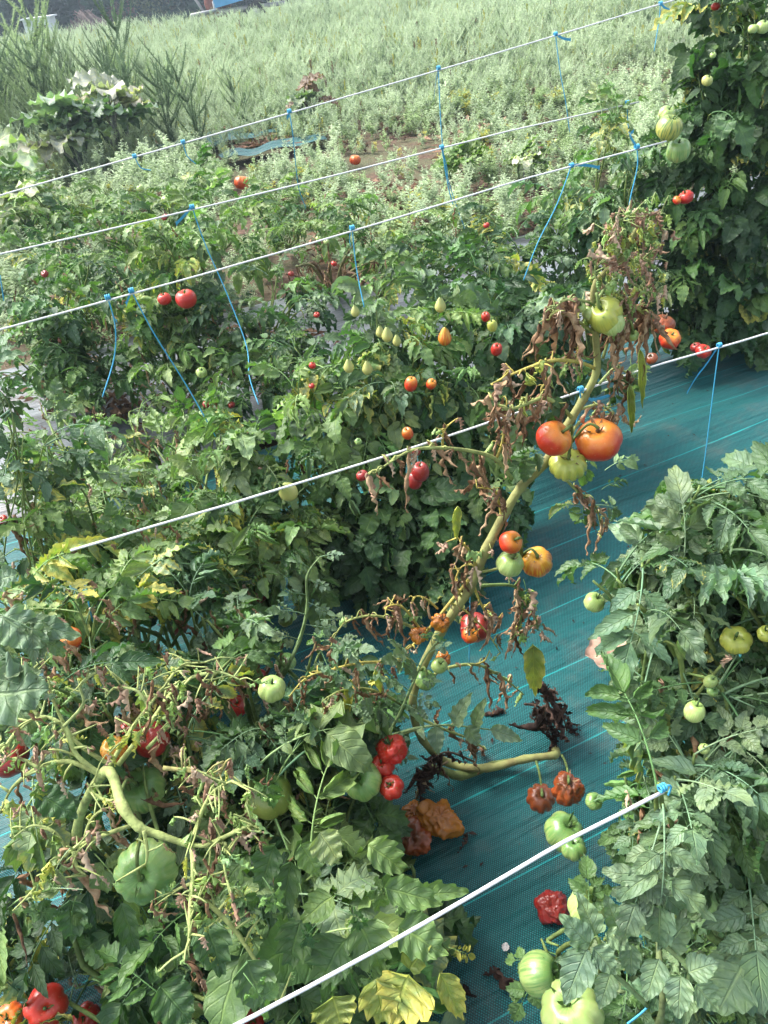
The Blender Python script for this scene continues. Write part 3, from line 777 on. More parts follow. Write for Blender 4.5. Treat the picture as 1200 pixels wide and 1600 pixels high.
def far_things():
    M_SHED = simple('shed_paint', (.62, .68, .72), .6, .3, .15, 4, .1); M_DK = simple('shed_opening', (.03, .03, .035), .8, .2, .2, 4, .1)
    M_BLUE = simple('blue_sheet_metal', (.08, .33, .62), .4, .5, .15, 3, .1); M_RUST = simple('rusty_red_metal', (.20, .06, .04), .7, .3, .4, 8, .3)
    M_GREYM = simple('grey_steel', (.30, .30, .31), .5, .5, .2, 8, .2); M_TYRE = simple('tyre_rubber', (.03, .03, .03), .9, .2, .2, 20, .3)
    b = ground(75, 76); r = empty('shed', (b.x, b.y, 0), 'small pale blue shed at the far left edge of the field', 'shed')
    mb = MB(); mb.box((0, 0, .75), (1.5, 1.3, 1.5)); r.scale = (.62, .62, .62); obj('wall', mb.mesh('wall', [M_SHED], False), r)
    mb = MB(); mb.box((0, 0, 1.54), (1.75, 1.55, .07)); obj('roof', mb.mesh('roof', [M_SHED], False), r)
    mb = MB(); mb.box((.2, -.655, .6), (.6, .03, 1.15)); obj('door', mb.mesh('door', [M_DK], False), r)
    # brush heap
    b = ground(145, 66); r = empty('brush_heap', (b.x, b.y, 0), 'grey heap of cut dry branches at the field edge', 'brush heap')
    rnd = random.Random(4); r.scale = (.8, .8, .62)
    mb = MB()
    for k in range(160):
        q = rnd.uniform(0, 6.28); a = Vector((math.cos(q) * rnd.uniform(.6, 1.8), math.sin(q) * 1., 0)); e = Vector((rnd.uniform(-.3, .3), rnd.uniform(-.3, .3), rnd.uniform(.6, 1.5)))
        mb.tube([a, a.lerp(e, .5) + Vector((0, 0, .15)), e + (e - a) * .1], [.035, .03, .012], 4)
    obj('branches', mb.mesh('branches', [simple('dry_grey_wood', (.20, .16, .15), .9, .2, .3, 5, .3)]), r)
    # trailer: tilted blue body, drawbar, frame, two wheels
    b = ground(400, 38); r = empty('trailer', (b.x, b.y, 0), 'small blue farm trailer parked at the far field edge', 'trailer')
    mb = MB(); n_ = [(-1.2, .62), (1.35, .95), (1.2, 1.32), (-1.25, 1.02)]
    vs = [Vector((x, -.6, z)) for x, z in n_] + [Vector((x, .6, z)) for x, z in n_]
    mb.add(vs, [(0, 1, 2, 3), (7, 6, 5, 4), (0, 4, 5, 1), (1, 5, 6, 2), (3, 2, 6, 7), (0, 3, 7, 4)]); obj('body', mb.mesh('body', [M_BLUE], False), r)
    mb = MB(); mb.box((.05, 0, 1.215), (2.5, 1.26, .05), M=Matrix.Rotation(-.125, 3, 'Y')); obj('rim', mb.mesh('rim', [M_SHED], False), r)
    for y in (-.66, .66):
        mb = MB(); mb.tube([(.1, y - .07, .33), (.1, y + .07, .33)], .33, 18); w = obj('wheel', mb.mesh('wheel', [M_TYRE]), r)
        mb = MB(); mb.tube([(.1, y - .08, .33), (.1, y + .08, .33)], .16, 12); obj('hub', mb.mesh('hub', [M_GREYM]), w)
    mb = MB(); mb.tube([(-1.1, 0, .55), (-2.1, 0, .5), (-2.2, 0, .1)], .05, 6); mb.box((0, 0, .5), (2.2, .9, .1)); obj('drawbar', mb.mesh('drawbar', [M_GREYM]), r)
    # grey tubular frame left of it
    b = ground(366, 42); r = empty('metal_frame', (b.x, b.y, 0), 'grey tubular frame standing between the rusty machine and the blue trailer', 'metal frame')
    mb = MB()
    for z in (.4, .75): mb.tube([(-.55, 0, z), (.55, 0, z)], .035, 6)
    for x in (-.55, .55): mb.tube([(x, 0, 0), (x, 0, .8)], .035, 6)
    obj('rails', mb.mesh('rails', [M_GREYM]), r)
    b = ground(348, 43); r = empty('farm_machine', (b.x, b.y, 0), 'rusty red round farm machine left of the blue trailer', 'farm machine')
    mb = MB(); mb.tube([(0, -.3, .75), (0, -.25, .75), (0, .25, .75), (0, .3, .75)], [.3, .45, .45, .3], 16); obj('drum', mb.mesh('drum', [M_RUST]), r)
    mb = MB(); mb.tube([(-.35, 0, 0), (0, 0, .75), (.35, 0, 0)], .05, 6); mb.tube([(0, 0, .75), (-.35, 0, 1.3)], .05, 6); obj('stand', mb.mesh('stand', [M_RUST]), r)
    mb = MB(); mb.tube([(0, -.34, .75), (0, -.29, .75)], .14, 10); obj('hub', mb.mesh('hub', [M_GREYM]), r)
    b = ground(336, 45); mb = MB(); mb.tube([(0, 0, 0), (-.42, .1, .8), (-.75, .2, 1.4)], [.05, .05, .045], 6)
    tag(obj('leaning_pole', mb.mesh('leaning_pole', [M_GREYM]), None, (b.x, b.y, 0)), 'pale pole leaning beside the rusty machine', 'pole')
far_things()

# ------------------------------------------------------------------ tall weeds standing at the left
TW = []
for i in range(5):
    mb = sprig(300 + i, 1.15, .0055, .055, 460, top=1.2, lean=.10, branch=15); m_ = (M_W2, M_W5, M_W1, M_W1, M_W5)[i]; TW.append(mb.mesh('weed_foliage', [m_, m_], smooth=False))
def tall_weed(px, py, h, k, label, group='tall grey green weeds at the left edge of the field'):
    b = ground(px, py); r = empty('tall_weed', (b.x, b.y, -.01), label, 'weed', group)
    o = obj('foliage', TW[k % 5], r); o.scale = (h / 1.15 * R.uniform(.8, 1.25),) * 2 + (h / 1.15,); o.rotation_euler = (R.uniform(-.08, .08), R.uniform(-.08, .08), R.uniform(0, 6))
rw = random.Random(12)
for i in range(60):
    px = rw.uniform(-40, 400); py = rw.uniform(190, 262) - px * .06
    tall_weed(px, py, rw.uniform(.8, 1.2) * (1 - max(0, px - 150) / 450), i, 'tall grey green weed in the dense stand left of the straw strip')
for px, py, h, l in ((30, 200, 1.75, 'tallest feathery weed at the upper left corner'), (85, 205, 1.7, 'tall feathery weed in front of the small pale shed'), (215, 190, 1.35, 'dark feathery weed leaning right in front of the brush heap'),
                     (320, 250, .95, 'pale upright weed spike left of the straw patch'), (275, 245, .8, 'short pale weed spike next to the silvery courgette plant')):
    tall_weed(px, py, h, R.randint(0, 4), l, 'single weeds standing out of the stand')

# ------------------------------------------------------------------ plants with large silvery leaves
def big_leaf_mesh(seed, pale):
    rnd = random.Random(seed); mb = MB()
    pts = [Vector((0, 0, 0)), Vector((0, .06, .13)), Vector((0, .14, .22)), Vector((0, .2, .25))]
    mb.tube(pts, [.011, .009, .007, .005], 5, 1, cap=False)
    for a, l in ((0, .26), (.75, .22), (-.75, .22), (1.5, .17), (-1.5, .17)):
        d = Vector((math.sin(a), math.cos(a), rnd.uniform(-.1, .25)))
        leaflet(mb, l * rnd.uniform(.85, 1.1), l * .36, frame(pts[-1], d), roll=rnd.uniform(.1, 1.0), bend=rnd.uniform(.3, 1.3), lobe=.45, nl=4, wav=.16, twist=rnd.uniform(-.4, .4), rnd=rnd, nu=15, hv=3)
    return mb.mesh('large_leaf', [M_LEAF, M_STEM])
BIG = [big_leaf_mesh(500 + i, 0) for i in range(6)]
def courgette(px, py, n, sc_, label, cols, cat='courgette plant'):
    b = ground(px, py); r = empty('courgette_plant', (b.x, b.y, 0), label, cat)
    mesh_path_obj('stem', r, (0, 0, 0), [(0, 0, -.01), (.05, 0, .08 * sc_), (.12, .02, .1 * sc_)], [.025 * sc_] * 3, (.2, .25, .1), 6, 3)
    for k in range(n):
        q = k * 2.4 + R.uniform(-.3, .3); el = R.uniform(.0, .9)
        o = obj('leaf', R.choice(BIG), r, (R.uniform(-.05, .1), R.uniform(-.04, .04), R.uniform(.02, .1)))
        M = frame(o.location, Vector((math.cos(q), math.sin(q), el))) @ Matrix.Scale(sc_ * R.uniform(.7, 1.15), 4); o.matrix_local = M
        c = jit(R.choice(cols), .15); o.color = (*c, 1)
SILV = [(.10, .16, .12), (.18, .24, .20), (.07, .12, .08)]; WHIT = [(.25, .27, .25), (.34, .34, .32), (.16, .20, .17)]
courgette(130, 288, 18, 1.65, 'large silvery leaved courgette plant with curled pale leaves below the tall weeds', SILV + WHIT[:1])
courgette(190, 258, 10, 1.8, 'courgette plant with whitened upright leaves behind the silvery one', WHIT + SILV[:1])
courgette(35, 408, 12, 1.7, 'courgette plant with broad pale leaves at the left picture edge', [(.30, .36, .27), (.24, .32, .22), (.38, .42, .33)])
courgette(110, 405, 7, .8, 'low courgette plant with whitish leaves right of the pale one', [(.30, .36, .27), (.4, .42, .34)])
courgette(485, 205, 8, 1.1, 'drooping weed with big leaves and a brown top beyond the straw patch', [(.10, .15, .10), (.13, .085, .06), (.14, .19, .13)], 'weed')
courgette(815, 305, 7, .8, 'courgette plant with one whitish torn leaf behind the second string', [(.12, .18, .09), (.4, .42, .38), (.10, .16, .07)])
courgette(720, 300, 7, .75, 'green courgette plant left of the one with the whitish leaf', [(.10, .17, .05), (.12, .2, .07)])
for px, py, l in ((322, 228, 'torn strip of teal cover lying beside the straw'), (430, 243, 'crumpled teal cover scrap under the drooping weed'), (398, 222, 'dark teal cover edge beneath the straw litter')):
    a = ground(px, py); mb = MB(); pts = []
    for i in range(16):
        for j in range(7):
            s_, t_ = (i / 15 - .5) * 1.1, (j / 6 - .5) * .38
            pts.append(DR * s_ + NR * t_ + UP * (.09 + mnoise.noise(Vector((s_ * 4, t_ * 7, px))) * .05))
    mb.grid(pts, 16, 7); tag(obj('cover_scrap', mb.mesh('cover_scrap', [M_CLOTH]), None, (a.x, a.y, 0)), l, 'cover scrap')
# straw litter, one object
def litter():
    rnd = random.Random(21); mb = MB()
    for (px, py, rx, ry, n) in ((370, 225, 110, 16, 420), (230, 225, 60, 14, 160), (930, 112, 60, 8, 160), (620, 320, 60, 25, 260), (560, 400, 90, 30, 360), (170, 640, 90, 60, 200), (420, 560, 80, 60, 120), (760, 230, 90, 30, 160)):
        for k in range(n):
            p = ground(px + rnd.gauss(0, rx * .5), py + rnd.gauss(0, ry * .5)); d = (p - C0).length
            l = rnd.uniform(.04, .12) * min(2, max(.8, d / 5)); q = rnd.uniform(0, 6.28); x = Vector((math.cos(q), math.sin(q), rnd.uniform(-.1, .25))) * l; w = Vector((-x.y, x.x, 0)) * .09
            p.z = rnd.uniform(.03, .07); mb.add([p - w, p + x * .5 + UP * .02 - w, p + x, p + x * .5 + w], [(0, 1, 2, 3)])
    tag(obj('dry_litter', mb.mesh('dry_litter', [M_PINKDRY])), 'dry pale straw and leaf litter scattered behind the rows', 'litter', kind='stuff')
litter()
def crumbs():
    rnd = random.Random(31); mb = MB()
    for k in range(420):
        s_, n_ = rnd.uniform(-1.2, 3.2), rnd.uniform(.35, 2.5); c = sn(s_, n_, cloth_z(s_, n_) + .003)
        l = rnd.uniform(.002, .008) * (2 if rnd.random() < .12 else 1); q = rnd.uniform(0, 6.28); x = Vector((math.cos(q), math.sin(q), .2)) * l; w = Vector((-math.sin(q), math.cos(q), 0)) * l * .4
        mb.add([c - x, c - w + UP * l * .3, c + x, c + w + UP * l * .5], [(0, 1, 2, 3)], 0)
    tag(obj('leaf_crumbs', mb.mesh('leaf_crumbs', [M_BLACKDRY])), 'small dark crumbs of dead leaf scattered on the teal cover', 'litter', kind='stuff')
crumbs()

# ------------------------------------------------------------------ wires and their strings
def row_pt(px, py, n): return row(px, py, n)
def wire(label, a, b, r, ext=(0, 0)):
    mb = MB(); A, B = Vector(a), Vector(b); A2 = A - (B - A) * ext[0]; B2 = B + (B - A) * ext[1]
    pts = [A2.lerp(B2, i / 40) - UP * .010 * math.sin(math.pi * ((i / 40 * 2.3) % 1)) + UP * R.uniform(-.0004, .0004) for i in range(41)]; mb.tube([p - A2 for p in pts], r, 8)
    return tag(obj('support_wire', mb.mesh('support_wire', [M_WIRE]), None, A2), label, 'wire', 'white wires over the tomato rows')
W = {}
W[1] = (row(360, 1600, .33), row(1000, 1250, .33)); W[2] = (row(110, 860, .97), row(1200, 515, .97))
W[3] = (row(0, 512, 1.9), row(1010, 225, 1.9)); W[4] = (row(0, 395, 2.75), row(960, 165, 2.75)); W[5] = (row(0, 305, 4.0), row(1050, 0, 4.0))
wire('thickest white wire crossing the bottom right of the picture', *W[1], .0019, (1.2, .07))
wire('white wire passing just above the three large tomatoes', *W[2], .0018, (0, .8))
wire('white wire carrying the knots above the pear tomato plants', *W[3], .0022, (1, .04))
wire('white wire second from the top, ending at the tall plant', *W[4], .0027, (1, .05))
wire('topmost white wire in front of the weedy field', *W[5], .0034, (1, .4))
def twine(pts, r=.0013, label='', tail=None, knot=True, group='blue strings tied to the wires'):
    pts = [Vector(p) for p in pts]; b = pts[0]; P = smooth_path([p - b for p in pts], 6)
    mb = MB(); mb.tube(P, r, 5)
    if knot:
        for k in range(3):
            off = DR * (k - 1) * r * 2.6; ring = [off + (UP * math.cos(q) + NR * math.sin(q)) * (r * 3.2) for q in [i * math.pi / 5 for i in range(11)]]
            mb.tube(ring, r * 1.1, 5)
    o = tag(obj('string', mb.mesh('string', [M_TWINE]), None, b), label, 'string', group)
    if tail:
        T_ = smooth_path([Vector(t) - b for t in tail], 5); mb = MB(); n = len(T_)
        vs = []
        for i, p in enumerate(T_):
            w = UP * r * 2.4 * (1 if i < n - 1 else 1.6); vs += [p - w + NR * r * .4, p + w - NR * r * .4]
        mb.grid(vs, n, 2); mb.grid([v + NR * .0012 for v in vs], n, 2)
        obj('loose_end', mb.mesh('loose_end', [M_TWINE]), o)
    return o
def on(w, px):                                      # point of a wire at picture column px
    A, B = W[w]; lo, hi = -1., 2.5
    for _ in range(40):
        m = (lo + hi) / 2; p = A.lerp(B, m); v = CM.transposed() @ (p - C0); x = 600 + F * v.x / -v.z
        if x < px: lo = m
        else: hi = m
    return A.lerp(B, lo)
r2 = lambda x, y: row(x, y, .97)
twine([on(2, 907), r2(906, 640), r2(899, 668)], .0013, 'blue string tied to the wire right above the large tomatoes', [on(2, 907), r2(925, 625), r2(958, 616)])
twine([on(2, 1124), r2(1116, 600), r2(1106, 680), r2(1098, 740), r2(1088, 802)], .0011, 'long blue string hanging in front of the bare teal cover at the right', [on(2, 1124), r2(1105, 568), r2(1088, 590), r2(1074, 614)])
twine([r2(858, 708), r2(822, 755), r2(806, 776), r2(798, 800), r2(788, 828)], .0012, 'blue string wound along the thick stem below the large tomatoes', knot=False)
twine([r2(735, 908), r2(734, 960), r2(733, 1036)], .0012, 'straight blue string hanging in the middle of the withered plant', knot=False)
twine([on(3, 205), row(240, 520, 1.9), row(290, 600, 1.9), row(337, 682, 1.85)], .0017, 'blue string slanting down right from the double knot at the left', [on(3, 205), row(200, 468, 1.9), row(197, 476, 1.9)])
twine([on(3, 168), row(180, 510, 1.9), row(178, 560, 1.9), row(160, 620, 1.85)], .0017, 'short blue string hanging left of the slanting one', [on(3, 168), row(178, 495, 1.9), row(183, 502, 1.9)])
twine([on(3, 550), row(557, 420, 1.9), row(569, 480, 1.85)], .0016, 'blue string going down into the pear tomato plant', [on(3, 550), row(546, 372, 1.9), row(548, 384, 1.9)])
twine([on(3, 893), row(870, 320, 1.9), row(840, 380, 1.9), row(818, 438, 1.9)], .0016, 'blue string slanting down left from below the striped tomato', [on(3, 893), row(915, 258, 1.9), row(937, 262, 1.9)])
twine([on(3, 995), row(996, 260, 1.9), row(985, 310, 1.9), row(980, 345, 1.9)], .0018, 'blue string hanging at the left of the striped tomato', [on(3, 995), row(985, 212, 1.9), row(990, 205, 1.9)])
twine([on(4, 300), row(320, 380, 2.75), row(355, 460, 2.7), row(385, 540, 2.6), row(390, 590, 2.5), row(404, 632, 2.4)], .0021, 'long blue string bending down from the second wire from the top', [on(4, 300), row(285, 340, 2.75), row(275, 350, 2.75)])
twine([on(4, 980), row(981, 190, 2.75), row(984, 215, 2.7)], .002, 'short blue string at the right end of the second wire from the top')
twine([on(4, 690), row(700, 290, 2.75), row(708, 320, 2.75)], .002, 'short blue string crossing the long one near the middle of the picture', [on(4, 690), row(697, 255, 2.75), row(700, 275, 2.75)])
twine([on(5, 685), row(690, 210, 4.0), row(700, 280, 4.1), row(726, 357, 4.3)], .0026, 'long blue string hanging from the topmost wire in the middle', [on(5, 685), row(680, 135, 4), row(678, 155, 4)])
twine([on(5, 868), row(875, 110, 4), row(884, 160, 4), row(890, 206, 4.1)], .0026, 'blue string with a side tail hanging from the topmost wire', [on(5, 868), row(880, 60, 4), row(892, 62, 4)])
twine([on(5, 1032), row(1030, 30, 4), row(1022, 80, 4)], .0026, 'blue string at the upper right end of the topmost wire', [on(5, 1032), row(1042, 14, 4), row(1057, 18, 4)])
twine([on(5, 452), row(458, 215, 4.0), row(466, 290, 4.2), row(478, 325, 4.3)], .0026, 'blue string hanging from the topmost wire left of the middle', [on(5, 452), row(448, 185, 4), row(452, 180, 4)])
twine([on(5, 286), row(292, 243, 4), row(306, 256, 4)], .0026, 'stub of blue string knotted to the topmost wire', )
twine([on(5, 210), row(220, 262, 4), row(236, 266, 4)], .0026, 'short blue end knotted to the topmost wire above the silvery plant')
mbk = MB()
pk = on(1, 1035)
twine([pk, pk + DR * .008 - UP * .002, pk + DR * .012 - UP * .008, pk + DR * .010 - UP * .02], .0011, 'blue knot at the end of the thickest wire inside the right plant')
twine([dep(1195, 1480, .95), dep(1189, 1510, .95), dep(1200, 1540, .95)], .0013, 'blue string loop at the right picture edge', knot=False)
twine([dep(980, 1600, 1.1), dep(1010, 1575, 1.1), dep(1022, 1550, 1.1), dep(1035, 1500, 1.15)], .0016, 'blue string climbing the shoot at the bottom right', knot=False)
twine([row(138, 940, 1.25), row(150, 1000, 1.25), row(156, 1062, 1.25)], .0016, 'blue string hanging in the left plants above the yellow tomato', knot=False)
twine([row(0, 430, 3.2), row(6, 470, 3.2)], .002, 'bit of blue string at the left picture edge', knot=False)

# ------------------------------------------------------------------ the tomato rows
def blobs(l, dz=0):
    out = []
    for (px, py, rp, n, k) in l:
        d = n / NR.dot(ray(px, py)); out.append((px, py, rp, d, k))
    return out
def gbase(px, py): p = ground(px, py, .03); return p
def under(px, py, n, n2=None):
    p = row(px, py, n); s = DR.dot(p); return sn(s, n2 or n, .02)
T3 = ('tomato', 'tomato', 'curled', 'young')
PL = {}
# first row, right
PL['A'] = plant('large bushy tomato plant with grey green leaves at the right edge beside the bare cover', 'tomato plant', under(1100, 900, .55, .5) + DR * .22,
  blobs([(1070, 770, 55, .66, 38), (1150, 800, 65, .64, 44), (1010, 850, 50, .66, 34), (1100, 880, 75, .60, 60), (960, 910, 42, .66, 22), (1170, 930, 60, .56, 44), (1030, 960, 60, .58, 40)]), T3, ('blue', 'blue', 'blue', 'mid'), .88)
PL['B'] = plant('tomato plant with drooping grey green leaves behind the end of the thick wire', 'tomato plant', under(1100, 1150, .45, .42) + DR * .22,
  blobs([(1100, 1060, 75, .50, 48), (1010, 1100, 45, .56, 24), (1170, 1150, 60, .43, 40), (1060, 1210, 65, .44, 44), (1160, 1290, 60, .37, 40), (1010, 1270, 45, .44, 26), (1140, 1380, 45, .38, 22), (1180, 1440, 40, .34, 18), (990, 1350, 35, .5, 12), (975, 1230, 35, .52, 14), (1030, 1240, 30, .40, 8)]), T3, ('blue', 'blue', 'blue', 'mid'), .84, dryn=.08)
PL['C'] = plant('young tomato shoots with clean toothed leaves at the bottom right corner', 'tomato plant', under(1000, 1560, .36),
  blobs([(930, 1460, 40, .44, 12), (1010, 1500, 55, .38, 20), (1090, 1540, 60, .32, 22), (960, 1570, 45, .38, 14), (1170, 1570, 45, .28, 14), (850, 1480, 30, .5, 6)]), ('young', 'young', 'tomato'), ('blue', 'mid'), .66)
# first row, left (lying towards the camera)
PL['L1'] = plant('tomato plant with stripped pale shoots and two large green tomatoes at the bottom left', 'tomato plant', under(230, 1500, .75, .8),
  blobs([(120, 1290, 50, .95, 18), (210, 1210, 60, .98, 24), (320, 1290, 60, .92, 28), (330, 1420, 65, .80, 34), (90, 1370, 35, .98, 10), (400, 1300, 55, .90, 28), (60, 1560, 50, .86, 18), (130, 1530, 35, .88, 8), (320, 1550, 80, .68, 34)]), ('tomato', 'broad', 'curled', 'tomato'), ('dark', 'mid', 'dark', 'blue', 'light'), 1.0, burn=.05, dryn=.5)
PL['L2'] = plant('low leafy tomato plant with broad dark green leaves at the bottom centre', 'tomato plant', under(540, 1450, .8, .8),
  blobs([(450, 1400, 70, .72, 30), (540, 1350, 65, .80, 30), (560, 1460, 80, .72, 38), (640, 1440, 50, .74, 20), (470, 1530, 80, .62, 36), (600, 1550, 60, .62, 24), (420, 1220, 60, .88, 26), (500, 1260, 60, .88, 28), (560, 1190, 45, .95, 18)]), ('broad', 'tomato', 'curled', 'broad'), ('mid', 'light', 'light', 'blue', 'dark'), 1.12, dryn=.12)
# second row, left
PL['L3'] = plant('tomato plant half withered at the left edge around the yellow and dark red tomatoes', 'tomato plant', under(150, 1150, 1.05),
  blobs([(60, 1190, 60, 1.0, 26), (180, 1090, 70, 1.05, 34), (270, 1130, 60, 1.02, 28), (80, 1060, 70, 1.02, 32), (300, 1210, 50, .98, 20), (140, 980, 60, 1.18, 28), (330, 1060, 50, 1.08, 20)]), ('tomato', 'broad', 'curled', 'young'), ('mid', 'dark', 'blue', 'light'), .74, burn=.1, dryn=.6)
PL['L4'] = plant('fresh blue green tomato plant left of the cream coloured tomato', 'tomato plant', under(430, 1120, 1.05),
  blobs([(400, 1120, 55, 1.02, 26), (470, 1130, 50, 1.03, 24), (360, 980, 50, 1.25, 20), (430, 1020, 45, 1.18, 14), (300, 950, 50, 1.35, 20), (400, 1060, 40, 1.1, 16), (520, 1090, 45, 1.03, 22), (490, 1010, 35, 1.15, 12), (560, 1150, 40, .98, 16), (585, 1060, 30, 1.02, 8)]), ('young', 'tomato', 'curled'), ('blue', 'mid', 'blue'), .7, dryn=.35)
PL['M1'] = plant('sprawling tomato plant with yellowing curled leaves at the left edge beside the grey mulch', 'tomato plant', under(120, 900, 1.6),
  blobs([(60, 830, 65, 1.65, 36), (170, 860, 65, 1.6, 36), (60, 920, 65, 1.35, 32), (190, 780, 55, 1.85, 28), (170, 950, 60, 1.3, 22), (20, 780, 50, 1.8, 22), (260, 860, 55, 1.62, 26), (110, 770, 40, 1.9, 16)]), T3, ('mid', 'light', 'pale', 'light'), .8, burn=.2, dryn=.45)
PL['M2'] = plant('dense bright green tomato plant right of centre left, over the near wire', 'tomato plant', under(400, 860, 1.75),
  blobs([(400, 700, 60, 1.82, 36), (450, 770, 70, 1.76, 44), (350, 780, 60, 1.80, 34), (310, 860, 55, 1.72, 30), (400, 860, 60, 1.66, 36), (480, 850, 50, 1.66, 28), (340, 690, 45, 1.9, 20)]), ('broad', 'tomato', 'curled', 'curled'), ('light', 'mid', 'pale', 'light'), .86, burn=.06, dryn=.1)
PL['P1'] = plant('pear tomato plant with yellow pear shaped fruits in the centre', 'tomato plant', under(590, 640, 1.8),
  blobs([(600, 500, 60, 1.95, 40), (540, 560, 60, 1.9, 40), (630, 590, 65, 1.82, 46), (560, 660, 60, 1.80, 40), (480, 620, 50, 1.9, 30), (660, 510, 50, 1.92, 28), (500, 700, 45, 1.8, 24)]), ('broad', 'tomato', 'curled', 'tomato'), ('mid', 'light', 'light', 'blue'), .8, burn=.04)
PL['P2'] = plant('plum tomato plant with dark leaves behind the withered plant', 'tomato plant', under(720, 760, 1.7),
  blobs([(720, 600, 60, 1.82, 40), (760, 680, 55, 1.76, 34), (660, 700, 60, 1.76, 40), (720, 780, 60, 1.68, 38), (640, 800, 55, 1.66, 36), (780, 760, 40, 1.64, 20)]), ('broad', 'curled', 'broad'), ('mid', 'light', 'dark'), .82)
PL['P3'] = plant('low dark plant with rounded leaves on the cover under the plum tomatoes', 'leafy plant', gbase(620, 930),
  blobs([(600, 850, 50, 1.66, 34), (660, 870, 50, 1.6, 34), (580, 900, 40, 1.62, 22), (560, 820, 40, 1.7, 20)]), ('broad',), ('dark',), .85, name='leafy_plant')
PL['P4'] = plant('tomato plant behind the upper part of the withered plant, with two plum fruits', 'tomato plant', under(800, 560, 2.0),
  blobs([(770, 500, 55, 2.0, 34), (840, 470, 60, 2.0, 40), (830, 550, 50, 1.92, 30), (900, 500, 45, 2.0, 22), (760, 430, 45, 2.2, 26), (870, 600, 40, 1.85, 18)]), ('broad', 'tomato', 'curled'), ('mid', 'dark', 'blue'), .82)
# fourth row: the tall plant and its neighbours
PL['T1'] = plant('tall dark tomato plant reaching over the upper right corner', 'tomato plant', gbase(1150, 535),
  blobs([(1150, 60, 60, 2.4, 40), (1100, 140, 60, 2.4, 44), (1175, 190, 65, 2.3, 44), (1120, 260, 60, 2.35, 40), (1180, 330, 60, 2.25, 40), (1110, 380, 65, 2.3, 44), (1170, 460, 60, 2.25, 40)]), ('broad', 'broad', 'tomato'), ('dark', 'mid', 'dark'), .95)
PL['T1b'] = plant('dark tomato plant filling the gap under the striped tomato', 'tomato plant', gbase(1080, 545),
  blobs([(1060, 330, 50, 2.4, 34), (1050, 430, 50, 2.35, 34), (1090, 480, 45, 2.3, 30), (1160, 520, 45, 2.25, 24), (1120, 10, 50, 2.45, 28), (1060, 240, 40, 2.45, 22), (1195, 110, 50, 2.3, 30)]), ('broad', 'tomato'), ('dark', 'mid'), .95)
PL['T2'] = plant('tomato plant with curled dull leaves left of the striped tomato', 'tomato plant', under(930, 400, 2.6),
  blobs([(990, 270, 45, 2.5, 30), (930, 290, 50, 2.6, 34), (970, 360, 50, 2.5, 34), (900, 370, 50, 2.6, 34), (1000, 430, 45, 2.4, 26), (870, 290, 45, 2.75, 26), (960, 210, 40, 2.7, 20)]), ('curled', 'fine', 'tomato'), ('mid', 'blue', 'pale'), .9)
PL['T3'] = plant('tomato plant with fine leaves right of the long middle string', 'tomato plant', under(780, 420, 2.6),
  blobs([(800, 380, 55, 2.6, 36), (740, 420, 50, 2.6, 34), (850, 420, 45, 2.45, 28), (700, 470, 45, 2.4, 26), (760, 330, 40, 2.9, 20), (660, 430, 40, 2.6, 20)]), ('fine', 'tomato', 'fine'), ('mid', 'blue', 'dark'), .9)
# fifth row
PL['F1'] = plant('tomato plant carrying the two bright red tomatoes at the left', 'tomato plant', gbase(280, 625),
  blobs([(270, 370, 45, 3.3, 26), (290, 430, 50, 3.25, 30), (240, 490, 55, 3.25, 36), (320, 510, 55, 3.15, 36), (260, 570, 55, 3.15, 36), (350, 580, 50, 3.0, 30), (210, 420, 45, 3.4, 24)]), ('tomato', 'fine', 'curled'), ('mid', 'light', 'light'), 1.0, burn=.08, dryn=.3)
PL['F2'] = plant('tomato plant with small brownish fruits at the left edge above the grey mulch', 'tomato plant', gbase(110, 600),
  blobs([(120, 470, 55, 3.4, 36), (60, 520, 55, 3.4, 36), (150, 550, 50, 3.3, 32), (30, 580, 45, 3.4, 26), (40, 460, 45, 3.7, 26), (180, 600, 40, 3.2, 18), (130, 400, 40, 3.8, 20)]), ('tomato', 'fine'), ('mid', 'dark', 'mid'), 1.0, dryn=.2)
PL['F3'] = plant('tomato plant with fine leaves below the bare branches left of centre', 'tomato plant', gbase(430, 590),
  blobs([(430, 520, 50, 3.0, 34), (390, 590, 45, 2.85, 28), (470, 470, 45, 3.1, 26), (480, 560, 40, 2.6, 22), (380, 490, 45, 3.1, 26), (440, 440, 35, 3.3, 14)]), ('fine', 'tomato'), ('mid', 'dark', 'blue'), 1.0, dryn=.1)
PL['F4'] = plant('low tomato plant between the second and third wires in the middle', 'tomato plant', gbase(600, 470),
  blobs([(570, 380, 45, 3.6, 22), (640, 360, 45, 3.7, 24), (620, 430, 40, 3.2, 22), (520, 330, 45, 4.2, 22), (700, 350, 40, 3.5, 18)]), ('fine', 'tomato'), ('mid', 'light'), 1.0, dryn=.3)
PL['G1'] = plant('tomato plant with a single green tomato under the topmost wire at the left', 'tomato plant', gbase(270, 425),
  blobs([(270, 330, 45, 4.3, 26), (330, 340, 45, 4.2, 26), (210, 350, 45, 4.4, 26), (380, 370, 45, 3.9, 26), (160, 370, 40, 4.3, 20), (300, 290, 30, 4.8, 12)]), ('fine', 'tomato'), ('mid', 'light'), 1.1)
PL['G2'] = plant('low green plant between the strings under the topmost wire', 'leafy plant', gbase(450, 390),
  blobs([(430, 330, 45, 4.6, 24), (490, 320, 40, 4.6, 20), (400, 300, 40, 5.0, 20), (460, 370, 35, 4.2, 18)]), ('fine',), ('mid', 'light'), 1.1, name='leafy_plant')
